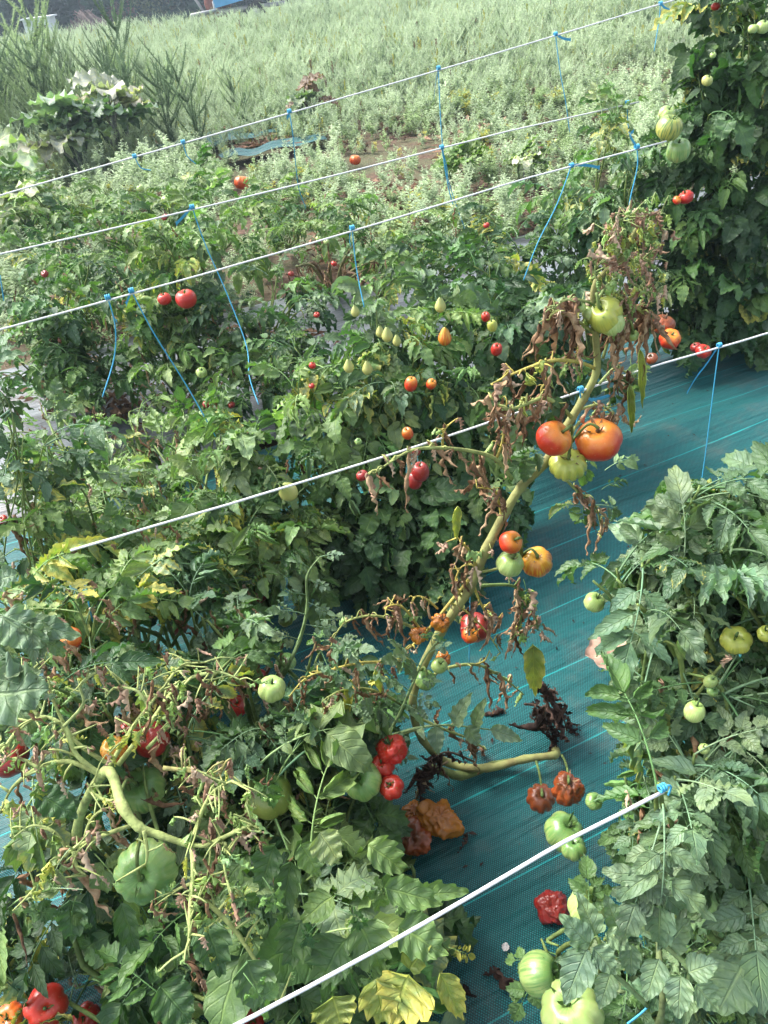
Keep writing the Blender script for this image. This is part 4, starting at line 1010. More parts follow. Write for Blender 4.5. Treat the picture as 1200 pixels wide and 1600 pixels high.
PL['G3'] = plant('low green plant at the left edge between the pale courgette leaves', 'leafy plant', gbase(80, 380),
  blobs([(60, 310, 40, 6.0, 20), (120, 330, 40, 5.6, 20), (20, 330, 40, 5.6, 18), (180, 310, 35, 6.0, 16), (90, 420, 40, 4.2, 20)]), ('fine', 'tomato'), ('mid', 'light'), 1.3, name='leafy_plant')

def single_leaflet(parent, base, a, b, w, col, roll=.5, bend=.3, burn=0., name='leaflet', wav=.12):
    a, b = Vector(a), Vector(b); L = (b - a).length; mb = MB(); rnd = random.Random(int(a.x * 9999) + 7)
    z = ((C0 - a).normalized() * .8 + UP * .6).normalized()
    leaflet(mb, L, w, frame(a - Vector(base), b - a, z), roll=roll, bend=bend, lobe=.24, nl=4, wav=wav, rnd=rnd, nu=21, hv=5, crumple=.002 if wav > .12 else 0.)
    return obj(name, mb.mesh(name, [M_LEAF]), parent, color=(*jit(col, .1), 1 - burn))
# ------------------------------------------------------------------ the withered plant in the middle
N2 = .97
q = lambda x, y, n=N2: row(x, y, n)
wb = ground(868, 1172, .03)
WP = empty('tomato_plant', wb, 'withered tomato plant with brown hanging leaves and a bent stem tied to the wire', 'tomato plant')
YG = (.34, .38, .12); YL = (.50, .42, .10); LG = (.30, .38, .14)
mesh_path_obj('stem', WP, wb, [wb, ground(866, 1180, .06), ground(820, 1186, .07), ground(760, 1200, .07), q(700, 1192, 1.0), q(660, 1155, 1.0), q(645, 1105), q(655, 1055), q(688, 988), q(733, 920), q(760, 858), q(790, 800), q(815, 760), q(850, 725), q(882, 672), q(912, 622), q(932, 580), q(931, 530), q(927, 480), q(932, 440), q(972, 402), q(985, 375), q(1003, 345)],
              [.0088, .0088, .0084, .0088, .0088, .0085, .0085, .0088, .009, .009, .0088, .0085, .008, .0078, .0074, .007, .0062, .0055, .005, .0045, .0042, .0038, .003], (.26, .28, .09), 10, 5, mat=simple('old_stem_skin', (.27, .29, .10), .75, .25, .5, 26, 1.0, dark=(.17, .15, .06), bd=.004))
mesh_path_obj('stem', WP, wb, [ground(815, 1188, .055), ground(770, 1196, .045), ground(720, 1212, .05), q(672, 1202, .99), ground(655, 1240, .05)], [.008, .009, .010, .010, .006], (.15, .19, .06), 8, 5)
def wl(pts, col=YG, r0=.0032, nlf=6, size=1.0, pool=None, dn=0., spread=.015):
    nlf = int(nlf * 1.7) + 1; pool = pool or (DRY + DRY + PINK + GCURL[:3])
    return withered(WP, wb, [q(x, y, N2 + dn * i / len(pts)) for i, (x, y) in enumerate(pts)], col, r0, pool, nlf, size, spread=spread)
wl([(735, 903), (703, 942), (668, 985), (640, 1012), (618, 1026)], YL, .0036, 4, .55)
wl([(703, 942), (728, 955), (758, 985), (782, 1020)], YL, .0026, 7, .6)
wl([(684, 951), (666, 936), (650, 932), (644, 945)], YL, .0022, 3, .7)
wl([(655, 985), (620, 970), (580, 962), (540, 972), (520, 1000)], YG, .003, 7, .85, dn=.03)
wl([(655, 1062), (640, 1030), (600, 1034), (560, 1036), (520, 1046), (480, 1058), (452, 1088)], YL, .0034, 10, .8, dn=-.04)
wl([(655, 1075), (690, 1047), (740, 1038), (775, 1052), (800, 1070), (818, 1085)], YG, .0036, 7, 1.0)
wl([(735, 1040), (756, 1033), (765, 1016)], YL, .0022, 1, .3)
wl([(932, 577), (905, 566), (868, 563), (835, 571), (800, 585), (768, 600)], YL, .0036, 9, 1.0, dn=-.04)
wl([(902, 564), (904, 552), (905, 545)], YL, .002, 2, .7)
wl([(893, 652), (872, 632), (848, 622), (820, 632), (790, 640), (768, 622)], YG, .0042, 10, 1.05, dn=-.06)
wl([(848, 622), (846, 608), (852, 600), (862, 600)], YL, .0024, 2, .6)
wl([(800, 748), (775, 718), (742, 706), (690, 700), (645, 703), (610, 722), (585, 740)], YG, .0038, 10, 1.05, dn=-.05)
wl([(692, 700), (692, 680), (697, 668), (712, 655)], YL, .0024, 3, .7)
wl([(775, 718), (785, 690), (790, 650), (792, 625)], YL, .0026, 6, .8)
wl([(785, 812), (778, 780), (770, 765), (745, 762)], YL, .0026, 5, .8)
wl([(745, 892), (738, 868), (722, 848), (715, 840)], YL, .0034, 4, 1.2)
wl([(722, 935), (712, 912), (718, 890), (730, 880)], YL, .0024, 4, 1.0)
wl([(758, 870), (760, 852), (772, 835)], YG, .002, 2, .5)
wl([(930, 522), (905, 503), (888, 494), (866, 486), (858, 500)], YG, .003, 9, 1.1)
wl([(928, 475), (902, 468), (880, 470), (866, 482)], LG, .0026, 7, 1.1, PINK + DRY)
wl([(960, 460), (980, 472), (1003, 488), (1018, 508)], YG, .0036, 10, 1.2)
wl([(942, 560), (955, 520), (968, 508), (985, 520)], YG, .0028, 9, .95)
wl([(936, 600), (960, 575), (975, 580), (992, 590)], LG, .0026, 5, 1.0)
wl([(905, 640), (935, 632), (950, 640), (962, 655)], YG, .0026, 8, .9)
wl([(752, 915), (800, 915), (815, 935), (812, 975), (796, 1005)], (.16, .24, .07), .0034, 12, 1.15)
wl([(815, 930), (835, 960), (840, 985)], (.16, .24, .07), .0028, 5, 1.2)
wl([(880, 745), (905, 770), (930, 790), (940, 830)], YG, .003, 9, .9)
wl([(650, 1120), (700, 1142), (735, 1155), (760, 1172)], YG, .0034, 6, 1.0, dn=.02)
wl([(758, 1200), (756, 1225), (752, 1250), (760, 1270)], (.10, .07, .05), .0026, 8, .9, BLACK)
wl([(820, 1100), (842, 1105), (850, 1130), (860, 1150)], (.16, .10, .07), .003, 7, 1.15, BLACK)
wl([(870, 1170), (850, 1125), (858, 1085), (848, 1065)], (.14, .09, .06), .003, 8, 1.0, BLACK)
wl([(740, 1190), (700, 1175), (670, 1190), (650, 1220)], (.13, .08, .05), .0026, 7, 1.0, BLACK)
wl([(640, 1110), (600, 1085), (560, 1075), (520, 1085), (500, 1120)], YG, .003, 7, .8, dn=-.04)
wl([(650, 1140), (610, 1150), (570, 1140), (530, 1150)], YG, .003, 6, .8, dn=-.04)
wl([(668, 1000), (640, 960), (620, 945), (600, 950)], YL, .0026, 6, .9)
wl([(735, 905), (750, 940), (762, 960), (780, 965)], YL, .0028, 7, .9)
wl([(700, 1190), (670, 1210), (650, 1250), (640, 1290)], (.2, .15, .08), .003, 7, 1.0)
wl([(865, 1172), (885, 1150), (880, 1120), (870, 1100)], (.14, .09, .06), .003, 7, 1.2, BLACK)
# stripped pale top
for pts in ([(972, 402), (950, 392), (935, 396), (930, 420), (932, 440)], [(982, 440), (1005, 452), (1018, 462), (1015, 480)], [(975, 425), (1000, 410), (1012, 398), (1018, 420)], [(985, 380), (965, 365), (950, 372)], [(992, 365), (1010, 372), (1024, 360)],
            [(932, 470), (955, 440), (985, 430), (1010, 440)], [(955, 445), (968, 470), (985, 485)], [(940, 430), (960, 415), (968, 395), (990, 385)], [(930, 500), (945, 480), (952, 462)], [(1003, 345), (1015, 335), (1030, 340)], [(1000, 350), (985, 338), (970, 345)]):
    wl(pts, LG, .0026, 11, .7, PINK + GCURL, spread=.024)
# still green curled leaves on it
def leaf_between(parent, base, a, b, kind='young', pal='blue', up=None, burn=0., w=1.0, name='leaf'):
    a, b = Vector(a), Vector(b); L = (b - a).length; k_ = len(LV)
    o = place_leaf(parent, base, a, b - a, kind, pal, L / .20, burn, (up or (C0 - a).normalized() * .7 + UP).normalized(), name); del LV[k_:]; o.color = (*tuple(o.color)[:3], 1 - burn); return o
for (x, y, x2, y2, k, pl, b) in ((1000, 545, 1003, 620, 'curled', 'pale', .15), (985, 560, 990, 640, 'curled', 'pale', .35), (965, 560, 968, 650, 'curled', 'mid', .3), (945, 735, 1000, 700, 'tomato', 'pale', .2), (930, 700, 900, 760, 'tomato', 'mid', .1), (905, 790, 868, 800, 'curled', 'pale', .35),
                             (940, 765, 975, 740, 'curled', 'mid', .2), (860, 700, 800, 720, 'broad', 'mid', 0), (925, 790, 985, 800, 'tomato', 'blue', 0), (915, 770, 905, 850, 'tomato', 'mid', .1), (585, 1040, 600, 1090, 'curled', 'light', .6),
                             (912, 540, 915, 600, 'curled', 'light', .2), (870, 600, 850, 660, 'broad', 'mid', .0), (818, 905, 830, 960, 'curled', 'mid', .3)):
    leaf_between(WP, wb, q(x, y), q(x2, y2, N2 - .02), k, pl, burn=b)
for (x, y, x2, y2, w, b, r_) in ((832, 1005, 836, 1092, .027, .42, .9), (548, 1060, 540, 1130, .014, .5, 1.4), (585, 1045, 600, 1095, .012, .5, 1.6), (716, 790, 712, 850, .014, .4, 1.8), (1000, 545, 1004, 640, .016, .15, 2.2), (984, 600, 990, 690, .016, .35, 2.2)):
    single_leaflet(WP, wb, q(x, y, .95), q(x2, y2, .93), w, (.19, .23, .07), r_, .4, b, 'leaf', .25)
# fruit of the withered plant
mid = q(893, 690, .95)
for a in ((865, 685, 29, .036, 'orangered', 'orange red ribbed tomato with a green shoulder, left of the three', .84, 6, .05, (.75, -.35, .8)),
          (935, 687, 37, .046, 'orangered', 'large flattened red orange tomato with cracked skin, right of the three', .74, 5, .07, (-.2, -.3, 1)),
          (887, 726, 30, .038, 'lime', 'yellow green ribbed tomato, lowest of the three', .68, 12, .10, (-.05, -.35, 1))):
    tomato(WP, wb, a[0], a[1], a[2], a[3], a[4], a[5], a[6], a[7], a[8], axis=a[9], d=(row(a[0], a[1], .93) - C0).dot(CM @ Vector((0, 0, -1))), stem_to=mid, dry=True)
mid = q(815, 868, .96)
for a in ((798, 847, 18.5, 'orangered', 'small red tomato with a dark dried scar', .9, 5, .03, (.5, -.6, .8)), (797, 881, 22, 'lightgreen', 'pale green ribbed tomato under the small red one', .85, 8, .08, (.3, -.2, 1)),
          (839, 878, 25, 'yelloworange', 'yellow orange striped tomato beside the pale green one', .85, 7, .07, (-.1, -.45, 1))):
    tomato(WP, wb, a[0], a[1], a[2], .03, a[3], a[4], a[5], a[6], a[7], axis=a[8], d=(row(a[0], a[1], .94) - C0).dot(CM @ Vector((0, 0, -1))), stem_to=mid, dry=True)
dW = lambda x, y, n=.97: (row(x, y, n) - C0).dot(CM @ Vector((0, 0, -1)))
mesh_path_obj('fruit_stalk', WP, wb, [q(745, 895), q(780, 888, .96), q(808, 872, .955), q(815, 868, .96)], [.003, .0025, .0025, .0025], YG, 5, 4)
mesh_path_obj('fruit_stalk', WP, wb, [q(905, 660), q(893, 678, .94), q(892, 700, .94)], [.003, .0028, .0025], YG, 5, 4)
tomato(WP, wb, 922, 489, 13, .02, 'lightgreen', None, .9, 5, .08, d=dW(922, 489), stem_to=q(928, 470))
tomato(WP, wb, 944, 492, 29, .04, 'lime', 'yellow green lobed tomato hanging near the top of the withered plant', .92, 3, .16, d=dW(944, 492, .96), axis=(-.5, -.5, .8), stem_to=q(930, 466))
tomato(WP, wb, 956, 505, 20, .025, 'lightgreen', None, .95, 5, .08, d=dW(956, 505, .95), cal=False)
tomato(WP, wb, 908, 480, 8, .012, 'lightgreen', None, .95, 0, 0, d=dW(908, 480))
tomato(WP, wb, 989, 524, 9, .012, 'lightgreen', None, .95, 0, 0, d=dW(989, 524), stem_to=q(975, 508))
tomato(WP, wb, 742, 980, 24, .03, 'dullred', 'dark red tomato half hidden by brown leaves', .95, 6, .06, d=dW(742, 980, 1.0))
tomato(WP, wb, 735, 992, 14, .03, 'orangered', None, .95, 6, .06, d=dW(735, 992, .98))
tomato(WP, wb, 688, 972, 16, .02, 'rotorange', 'shrivelled orange tomato beside the thick stem', .8, 8, .2, wrinkle=.35, d=dW(688, 972, .95), dry=True)
tomato(WP, wb, 654, 992, 15, .02, 'rotorange', 'shrivelled orange tomato left of the thick stem', .8, 8, .2, wrinkle=.35, d=dW(654, 992, .96), dry=True)
tomato(WP, wb, 692, 1030, 14, .02, 'rotorange', None, .6, 8, .2, wrinkle=.35, d=dW(692, 1030, .97), dry=True)
tomato(WP, wb, 686, 1040, 13, .02, 'lightgreen', None, .9, 6, .05, d=dW(686, 1040, .95))
tomato(WP, wb, 665, 1062, 17, .025, 'green', 'small green tomato in front of the lower stem', .85, 8, .08, d=dW(665, 1062, .95), stem_to=q(655, 1050))
tomato(WP, wb, 845, 1247, 23, .03, 'rotbrown', 'dark orange ribbed tomato hanging by a dry stalk over the cover', .88, 9, .12, wrinkle=.06, dry=True, axis=(0, -.3, 1), stem_to=ground(838, 1190, .08))
tomato(WP, wb, 887, 1232, 26, .032, 'rotbrown', 'shrunken wrinkled orange brown tomato beside the stem base', .95, 9, .2, wrinkle=.38, dry=True, axis=(0, -.1, 1), stem_to=ground(878, 1180, .08))
# fresh shoots rising through it
FS = empty('tomato_plant', ground(600, 1230, .03), 'thin fresh tomato shoot with small blue green leaves in front of the withered stem', 'tomato plant'); fb = FS.location.copy()
mesh_path_obj('stem', FS, fb, [fb, q(588, 1180, .95), q(618, 1128, .93), q(640, 1080, .92), q(662, 1030, .92), q(685, 1000, .92)], [.004, .0035, .003, .0026, .002, .001], (.22, .32, .13), 6)
for (x, y, x2, y2) in ((670, 1020, 705, 1010), (655, 1040, 610, 1025), (648, 1060, 690, 1070), (640, 1080, 600, 1062), (630, 1100, 672, 1115), (618, 1128, 580, 1095), (605, 1150, 640, 1160), (595, 1165, 560, 1120), (675, 1008, 668, 985), (600, 1175, 650, 1190), (590, 1190, 540, 1175), (612, 1140, 560, 1135), (640, 1085, 690, 1100), (585, 1210, 625, 1225), (583, 1215, 530, 1215), (650, 1050, 610, 1000), (560, 1080, 520, 1050), (540, 1100, 580, 1110), (520, 1130, 560, 1150), (500, 1150, 470, 1120), (575, 1060, 545, 1015), (560, 1150, 520, 1180), (600, 1110, 560, 1120)):
    leaf_between(FS, fb, q(x, y, .92), q(x2, y2, .88), 'young', 'blue')
o = mesh_path_obj('compound_leaf', FS, fb, [q(608, 1150, .94), q(650, 1138, .90), q(700, 1133, .88), q(765, 1140, .87)], [.003, .0025, .002, .0012], (.26, .36, .16), 6)
for (x, y, x2, y2, w) in ((708, 1133, 722, 1092, .02), (742, 1135, 752, 1096, .017), (680, 1134, 685, 1180, .018), (728, 1135, 752, 1168, .019), (765, 1140, 822, 1156, .019), (662, 1136, 655, 1110, .01), (655, 1138, 662, 1152, .008)):
    single_leaflet(FS, fb, q(x, y, .875), q(x2, y2, .84), w, (.14, .21, .15))
FS2 = empty('tomato_plant', ground(420, 1100, .03), 'slim upright tomato shoot standing before the dark cover left of the centre', 'tomato plant'); fb2 = FS2.location.copy()
mesh_path_obj('stem', FS2, fb2, [fb2, q(445, 1050, 1.15), q(468, 1000, 1.15), q(480, 950, 1.15), q(480, 900, 1.15), q(500, 870, 1.15)], [.005, .0045, .004, .003, .0025, .001], (.20, .30, .12), 6)
for (x, y, x2, y2) in ((500, 870, 535, 862), (485, 890, 455, 870), (481, 905, 520, 920), (480, 930, 440, 925), (479, 940, 520, 965), (476, 960, 425, 950), (474, 975, 530, 990), (470, 990, 540, 1000), (466, 1000, 420, 990), (500, 968, 555, 972)):
    leaf_between(FS2, fb2, q(x, y, 1.15), q(x2, y2, 1.12), 'young', 'blue')

# stripped pale shoots of the bottom left plant (nearest of all)
LP = PL['L1']; lb = LP.location.copy(); DGR_ = (.055, .115, .055)
pq = lambda x, y, d: dep(x, y, d)
PG = (.36, .43, .15)
mesh_path_obj('stem', LP, lb, [lb, pq(150, 1390, 1.35), pq(120, 1300, 1.2), pq(165, 1205, 1.05), pq(192, 1262, .98), pq(217, 1292, .97), pq(250, 1305, .97), pq(300, 1322, .97)], [.007, .007, .007, .0068, .0066, .0058, .0045, .0036], PG, 9, 5)
def sl(pts, d=.97, nlf=8, size=.75, col=PG, r0=.0030, pool=PINK + GCURL + DRY[:3], spread=.026, d2=None):
    n = len(pts); nlf = int(nlf * 1.7); return withered(LP, lb, [pq(x, y, d + ((d2 or d) - d) * i / (n - 1)) for i, (x, y) in enumerate(pts)], col, r0, pool, nlf, size, spread=spread)
sl([(300, 1322), (302, 1360), (298, 1410), (296, 1460), (294, 1485)], .97, 11, 0.75, r0=.0036, d2=.9)
sl([(298, 1318), (308, 1290), (318, 1262), (335, 1235), (362, 1220)], .97, 9, .7, d2=.92)
sl([(300, 1320), (330, 1322), (352, 1318), (350, 1350), (360, 1400)], .97, 9, 1.0, d2=.93)
sl([(320, 1322), (350, 1308), (395, 1288), (408, 1300)], .96, 7, .7, d2=.93)
sl([(205, 1290), (175, 1300), (130, 1318), (108, 1332), (60, 1380), (52, 1400)], 1.0, 9, .9, d2=.95)
sl([(115, 1330), (120, 1355), (135, 1368)], .97, 3, .6)
sl([(165, 1215), (120, 1180), (100, 1135), (60, 1120), (20, 1150)], 1.05, 8, .7, r0=.0038)
sl([(165, 1215), (108, 1190), (60, 1200), (20, 1230), (0, 1270)], 1.05, 7, .8, r0=.0038)
sl([(172, 1195), (120, 1160), (90, 1110), (75, 1060)], 1.08, 6, .7, r0=.0034)
sl([(170, 1200), (205, 1140), (235, 1100), (262, 1065)], 1.05, 8, .9, r0=.0034)
sl([(185, 1195), (235, 1130), (270, 1080), (300, 1058)], 1.1, 7, .8, r0=.004)
sl([(190, 1255), (165, 1250), (140, 1235), (148, 1220)], 1.0, 4, .6)
sl([(312, 1400), (340, 1425), (372, 1460), (410, 1520), (435, 1570)], .95, 6, .6, r0=.0036)
sl([(225, 1298), (230, 1330), (228, 1350)], .96, 2, .4)
sl([(230, 1170), (262, 1135), (280, 1110)], 1.1, 4, .8)
sl([(255, 1200), (300, 1205), (340, 1212), (350, 1190)], .97, 6, .9, col=(.4, .38, .14), r0=.003)
for pts_ in ([(60, 1120), (40, 1085), (48, 1050), (70, 1030)], [(20, 1150), (0, 1175), (-20, 1180)], [(108, 1332), (85, 1300), (50, 1290), (20, 1310)], [(130, 1318), (140, 1285), (160, 1265), (180, 1262)], [(60, 1200), (30, 1185), (0, 1190)],
             [(262, 1065), (285, 1040), (320, 1035)], [(235, 1110), (215, 1080), (180, 1075), (165, 1090)], [(300, 1058), (340, 1050), (375, 1062)], [(335, 1235), (320, 1210), (290, 1200)], [(360, 1222), (385, 1230), (400, 1262)],
             [(100, 1135), (130, 1100), (125, 1070), (150, 1050)], [(296, 1440), (325, 1450), (345, 1440)], [(300, 1380), (270, 1395), (258, 1420)], [(340, 1425), (360, 1405), (392, 1400)]):
    sl(pts_, 1.0, 5, .65, r0=.0024)
for (x, y, x2, y2, w, c, b, d, r_) in ((0, 962, 74, 1002, .030, (.12, .19, .13), 0, .95, .5), (-30, 1090, 62, 1068, .036, (.12, .19, .13), 0, .62, .4), (40, 975, 120, 985, .022, (.11, .18, .12), 0, .98, .7), (0, 905, 20, 895, .02, (.13, .2, .14), 0, .9, .5), (95, 1390, 30, 1402, .018, (.2, .27, .15), .1, .96, 1.4),
                                    (110, 1405, 112, 1480, .024, DGR_, 0, 1.0, .9), (190, 1410, 215, 1500, .022, DGR_, .1, 1.0, 1.3), (60, 1240, 120, 1275, .026, DGR_, 0, 1.1, .5), (320, 1440, 350, 1530, .028, DGR_, 0, .98, .8), (385, 1500, 420, 1590, .028, (.08, .14, .07), 0, .9, .7), (250, 1540, 300, 1600, .03, DGR_, 0, .9, .8)):
    single_leaflet(LP, lb, pq(x, y, d), pq(x2, y2, d - .01), w, c, r_, .5, b, 'leaf', .2)
for (x, y, x2, y2, k, pl, b, d) in ((110, 1325, 60, 1400, 'curled', 'pale', .1, .95), (60, 1380, 50, 1460, 'broad', 'mid', .1, .95), (130, 1390, 55, 1395, 'curled', 'pale', .2, .95), (120, 1400, 100, 1470, 'broad', 'mid', .1, 1.0), (370, 1380, 400, 1440, 'broad', 'mid', 0, .92), (280, 1380, 245, 1420, 'tomato', 'mid', .1, 1.0),
                                (0, 960, 110, 1010, 'tomato', 'blue', 0, .95), (-30, 1060, 70, 1080, 'broad', 'blue', 0, .62), (40, 940, 60, 1020, 'tomato', 'blue', 0, 1.1), (420, 1200, 410, 1280, 'broad', 'mid', 0, 1.15), (450, 1180, 440, 1120, 'tomato', 'blue', 0, 1.2),
                                (80, 1200, 40, 1260, 'curled', 'light', .3, 1.05), (330, 1440, 320, 1520, 'broad', 'dark', 0, .98), (380, 1520, 430, 1590, 'broad', 'mid', .1, .85), (410, 1370, 460, 1440, 'broad', 'light', .05, .9)):
    leaf_between(LP, lb, pq(x, y, d), pq(x2, y2, d), k, pl, burn=b)
lb2 = PL['L2'].location.copy()
YE = (.19, .25, .075); LGR = (.12, .20, .08); DGR = (.06, .12, .05)
for (x, y, x2, y2, w, c, b, d, r_) in ((640, 1522, 610, 1604, .042, YE, .52, .95, .5), (588, 1530, 600, 1606, .030, YE, .40, .96, .7), (520, 1556, 535, 1612, .032, YE, .34, .93, .5), (686, 1520, 728, 1600, .024, YE, .50, 1.05, 1.2), (640, 1512, 668, 1470, .022, YE, .36, 1.0, 1.0),
                                    (600, 1388, 695, 1408, .030, LGR, 0, 1.02, 1.3), (560, 1440, 604, 1530, .034, LGR, 0, .98, .7), (540, 1468, 488, 1548, .036, DGR, 0, .98, .5), (622, 1448, 700, 1492, .034, LGR, .1, 1.0, .9), (470, 1318, 503, 1372, .020, LGR, 0, 1.0, .8), (470, 1438, 446, 1520, .030, DGR, 0, 1.0, .7),
                                    (500, 1300, 532, 1352, .024, (.2, .27, .14), 0, 1.0, .4), (430, 1320, 402, 1396, .024, DGR, 0, 1.0, .8), (455, 1345, 440, 1440, .024, DGR, .15, 1.02, 1.2), (575, 1320, 640, 1362, .028, LGR, 0, 1.05, 1.0), (650, 1400, 735, 1390, .022, LGR, 0, 1.1, 1.5), (520, 1400, 470, 1440, .024, LGR, 0, .98, 1.1)):
    single_leaflet(PL['L2'], lb2, pq(x, y, d), pq(x2, y2, d - .01), w, c, r_, .5, b, 'leaf', .2)
for (x, y, x2, y2, k, pl, b, d) in ((480, 1330, 530, 1310, 'broad', 'pale', .0, 1.05), (560, 1370, 620, 1420, 'broad', 'light', 0, 1.05), (500, 1440, 450, 1490, 'broad', 'mid', 0, .95), (560, 1500, 600, 1570, 'broad', 'light', .1, 1.0), 
                                (700, 1480, 745, 1500, 'curled', 'light', .6, 1.2), (600, 1390, 680, 1440, 'curled', 'light', 0, 1.1), (530, 1420, 590, 1440, 'broad', 'mid', 0, .95)):
    leaf_between(PL['L2'], lb2, pq(x, y, d), pq(x2, y2, d), k, pl, burn=b)
cb = PL['C'].location.copy()
BL = (.13, .21, .14)
for (x, y, x2, y2, w, d, r_) in ((921, 1476, 878, 1430, .018, .93, .5), (918, 1482, 880, 1572, .023, .92, .4), (926, 1480, 966, 1524, .017, .92, .6), (932, 1462, 908, 1402, .018, .94, .9), (946, 1458, 990, 1482, .014, .93, .5), (1002, 1462, 1030, 1415, .016, .95, .7),
                              (1040, 1484, 1076, 1436, .020, .93, .4), (1030, 1498, 1008, 1566, .018, .92, .5), (1064, 1524, 1060, 1594, .018, .9, .5), (1076, 1520, 1122, 1502, .018, .9, .6), (1086, 1538, 1128, 1584, .018, .9, .5), (965, 1450, 945, 1398, .016, .95, .8),
                              (985, 1476, 988, 1532, .016, .94, .7), (1165, 1500, 1120, 1585, .040, .96, .3), (1150, 1520, 1195, 1590, .030, .97, .6), (905, 1500, 868, 1500, .012, .95, 1.0), (1020, 1440, 1060, 1400, .015, .97, 1.1), (955, 1520, 935, 1580, .016, .95, .6)):
    single_leaflet(PL['C'], cb, pq(x, y, d), pq(x2, y2, d - .01), w, BL, r_, .4, name='leaf')
mesh_path_obj('stem', PL['C'], cb, [cb, pq(1030, 1600, 1.05), pq(1030, 1500, 1.05), pq(1025, 1440, 1.1)], [.005, .0045, .004, .003], (.14, .18, .07), 7)
mesh_path_obj('stem', PL['C'], cb, [pq(1035, 1570, 1.05), pq(1080, 1525, .93), pq(1030, 1470, .93), pq(990, 1440, .93)], [.0035, .0035, .003, .002], (.26, .36, .15), 7)
mesh_path_obj('stem', PL['C'], cb, [pq(1010, 1570, 1.05), pq(980, 1540, .98), pq(940, 1500, .95), pq(960, 1460, .93)], [.0035, .003, .003, .002], (.26, .36, .15), 7)

# ------------------------------------------------------------------ fruit on the other plants
def fruit(key, L):
    p = PL[key]; b = p.location.copy()
    for a in L:
        px, py, rp, rr, kind, label = a[:6]; kw = a[6] if len(a) > 6 else {}
        tomato(p, b, px, py, rp, rr, kind, label, **kw)
fruit('L1', [(228, 1362, 49, .043, 'green', 'large ribbed green tomato under the stripped shoots', dict(aspect=.8, lobes=12, depth=.07, axis=(.1, -.75, .75), stem_to=dep(222, 1298, 1.0))),
             (222, 1233, 37, .043, 'green', 'ribbed green tomato behind the thick pale stem', dict(aspect=.8, lobes=11, depth=.06, axis=(.0, -.3, 1), stem_to=dep(190, 1235, 1.1))),
             (18, 1590, 24, .034, 'orange', None), (72, 1572, 33, .036, 'red', 'red tomato at the bottom left edge'), (135, 1590, 22, .033, 'red', None), (295, 1545, 20, .036, 'orangered', None),
             (365, 1575, 25, .036, 'orange', 'orange red tomato at the bottom edge beside the thick wire'), (395, 1590, 22, .036, 'red', None)])
fruit('L2', [(420, 1243, 38, .044, 'darkgreen', 'dark green tomato in shade right of the stripped shoots', dict(aspect=.85, axis=(0, .2, 1))),
             (566, 1220, 31, .036, 'green', 'half hidden green tomato beside the red wrinkled ones', dict(aspect=.8, lobes=8)),
             (612, 1170, 26, .03, 'red', 'red softly wrinkled tomato behind the fresh shoot', dict(wrinkle=.3, d=1.42)), (598, 1197, 20, .026, 'red', None, dict(wrinkle=.05, d=1.42)), (612, 1230, 20, .026, 'red', None, dict(d=1.4))])
fruit('L3', [(178, 1171, 21, .03, 'yelloworange', 'yellow and orange striped tomato left of the dark red one', dict(aspect=.95, lobes=8, d=1.25)), (237, 1155, 29, .042, 'dullred', 'large dark red tomato right of the yellow one', dict(d=1.38)), (205, 1140, 20, .036, 'red', None),
             (108, 998, 20, .036, 'orangered', 'orange and green tomato peeking out under a large leaf', dict(d=1.35)), (40, 1000, 14, .03, 'red', None), (150, 1115, 18, .034, 'orange', None), (15, 1185, 30, .038, 'dullred', 'dark red tomato at the left edge', ), (235, 1083, 10, .025, 'orangered', None), (5, 1165, 20, .03, 'green', None)])
fruit('L4', [(425, 1076, 22, .032, 'lightgreen', 'cream green tomato left of the brown hanging leaves', dict(d=1.4, aspect=.9)), (446, 1036, 17, .027, 'green', None), (370, 1103, 18, .03, 'red', 'red tomato beside the cream green one'), (400, 1060, 18, .03, 'dullred', None),
             (277, 978, 15, .027, 'dullred', 'dark red plum tomato in the gap over the cover', dict(aspect=1.3, lobes=0)), (446, 968, 12, .022, 'darkgreen', None), (403, 930, 14, .026, 'dullred', None), (402, 978, 12, .026, 'red', None), (430, 960, 10, .022, 'dullred', None)])
fruit('M1', [(220, 812, 12, .026, 'red', None), (240, 845, 9, .024, 'red', None), (5, 812, 8, .026, 'red', None), (75, 860, 9, .026, 'lightgreen', None), (120, 900, 14, .03, 'lightgreen', 'pale green tomato among yellowing leaves'), (20, 905, 10, .03, 'red', None)])
fruit('M2', [(350, 826, 10, .024, 'dullred', None), (303, 801, 9, .024, 'red', None), (395, 933, 11, .026, 'dullred', None), (450, 768, 15, .022, 'yellow', 'pale yellow pear tomato on the bright green plant', dict(pear=.6, aspect=1.25, lobes=0)), (315, 733, 10, .02, 'yellow', None, dict(pear=.6, aspect=1.2, lobes=0))])
pear = dict(pear=.75, aspect=1.25, lobes=0, axis=(.05, -.1, 1), d=1.9)
fruit('P1', [(605, 524, 9, .018, 'yellow', 'yellow pear tomato topmost on the pear tomato plant', pear), (545, 573, 8.5, .018, 'yellow', 'yellow pear tomato left of its twin', pear), (574, 576, 8.5, .018, 'yellow', 'yellow pear tomato right of its twin', pear), (688, 478, 9, .018, 'yellow', None, pear), (555, 487, 7, .017, 'yellow', None, pear),
             (594, 519, 7, .018, 'yellow', None, dict(pear, d=2.0)), (620, 533, 7, .017, 'yellow', None, dict(pear, d=2.0)), (695, 527, 11, .019, 'yelloworange', None, pear),
             (642, 600, 10, .018, 'orangered', 'orange plum tomato below the pear shaped ones', dict(aspect=1.25, lobes=0, d=1.85)), (674, 600, 8, .018, 'orangered', None, dict(aspect=1.2, lobes=0, d=1.85)), (488, 571, 6, .018, 'red', None, dict(d=2.0)), (487, 603, 5, .018, 'red', None, dict(d=2.0))])
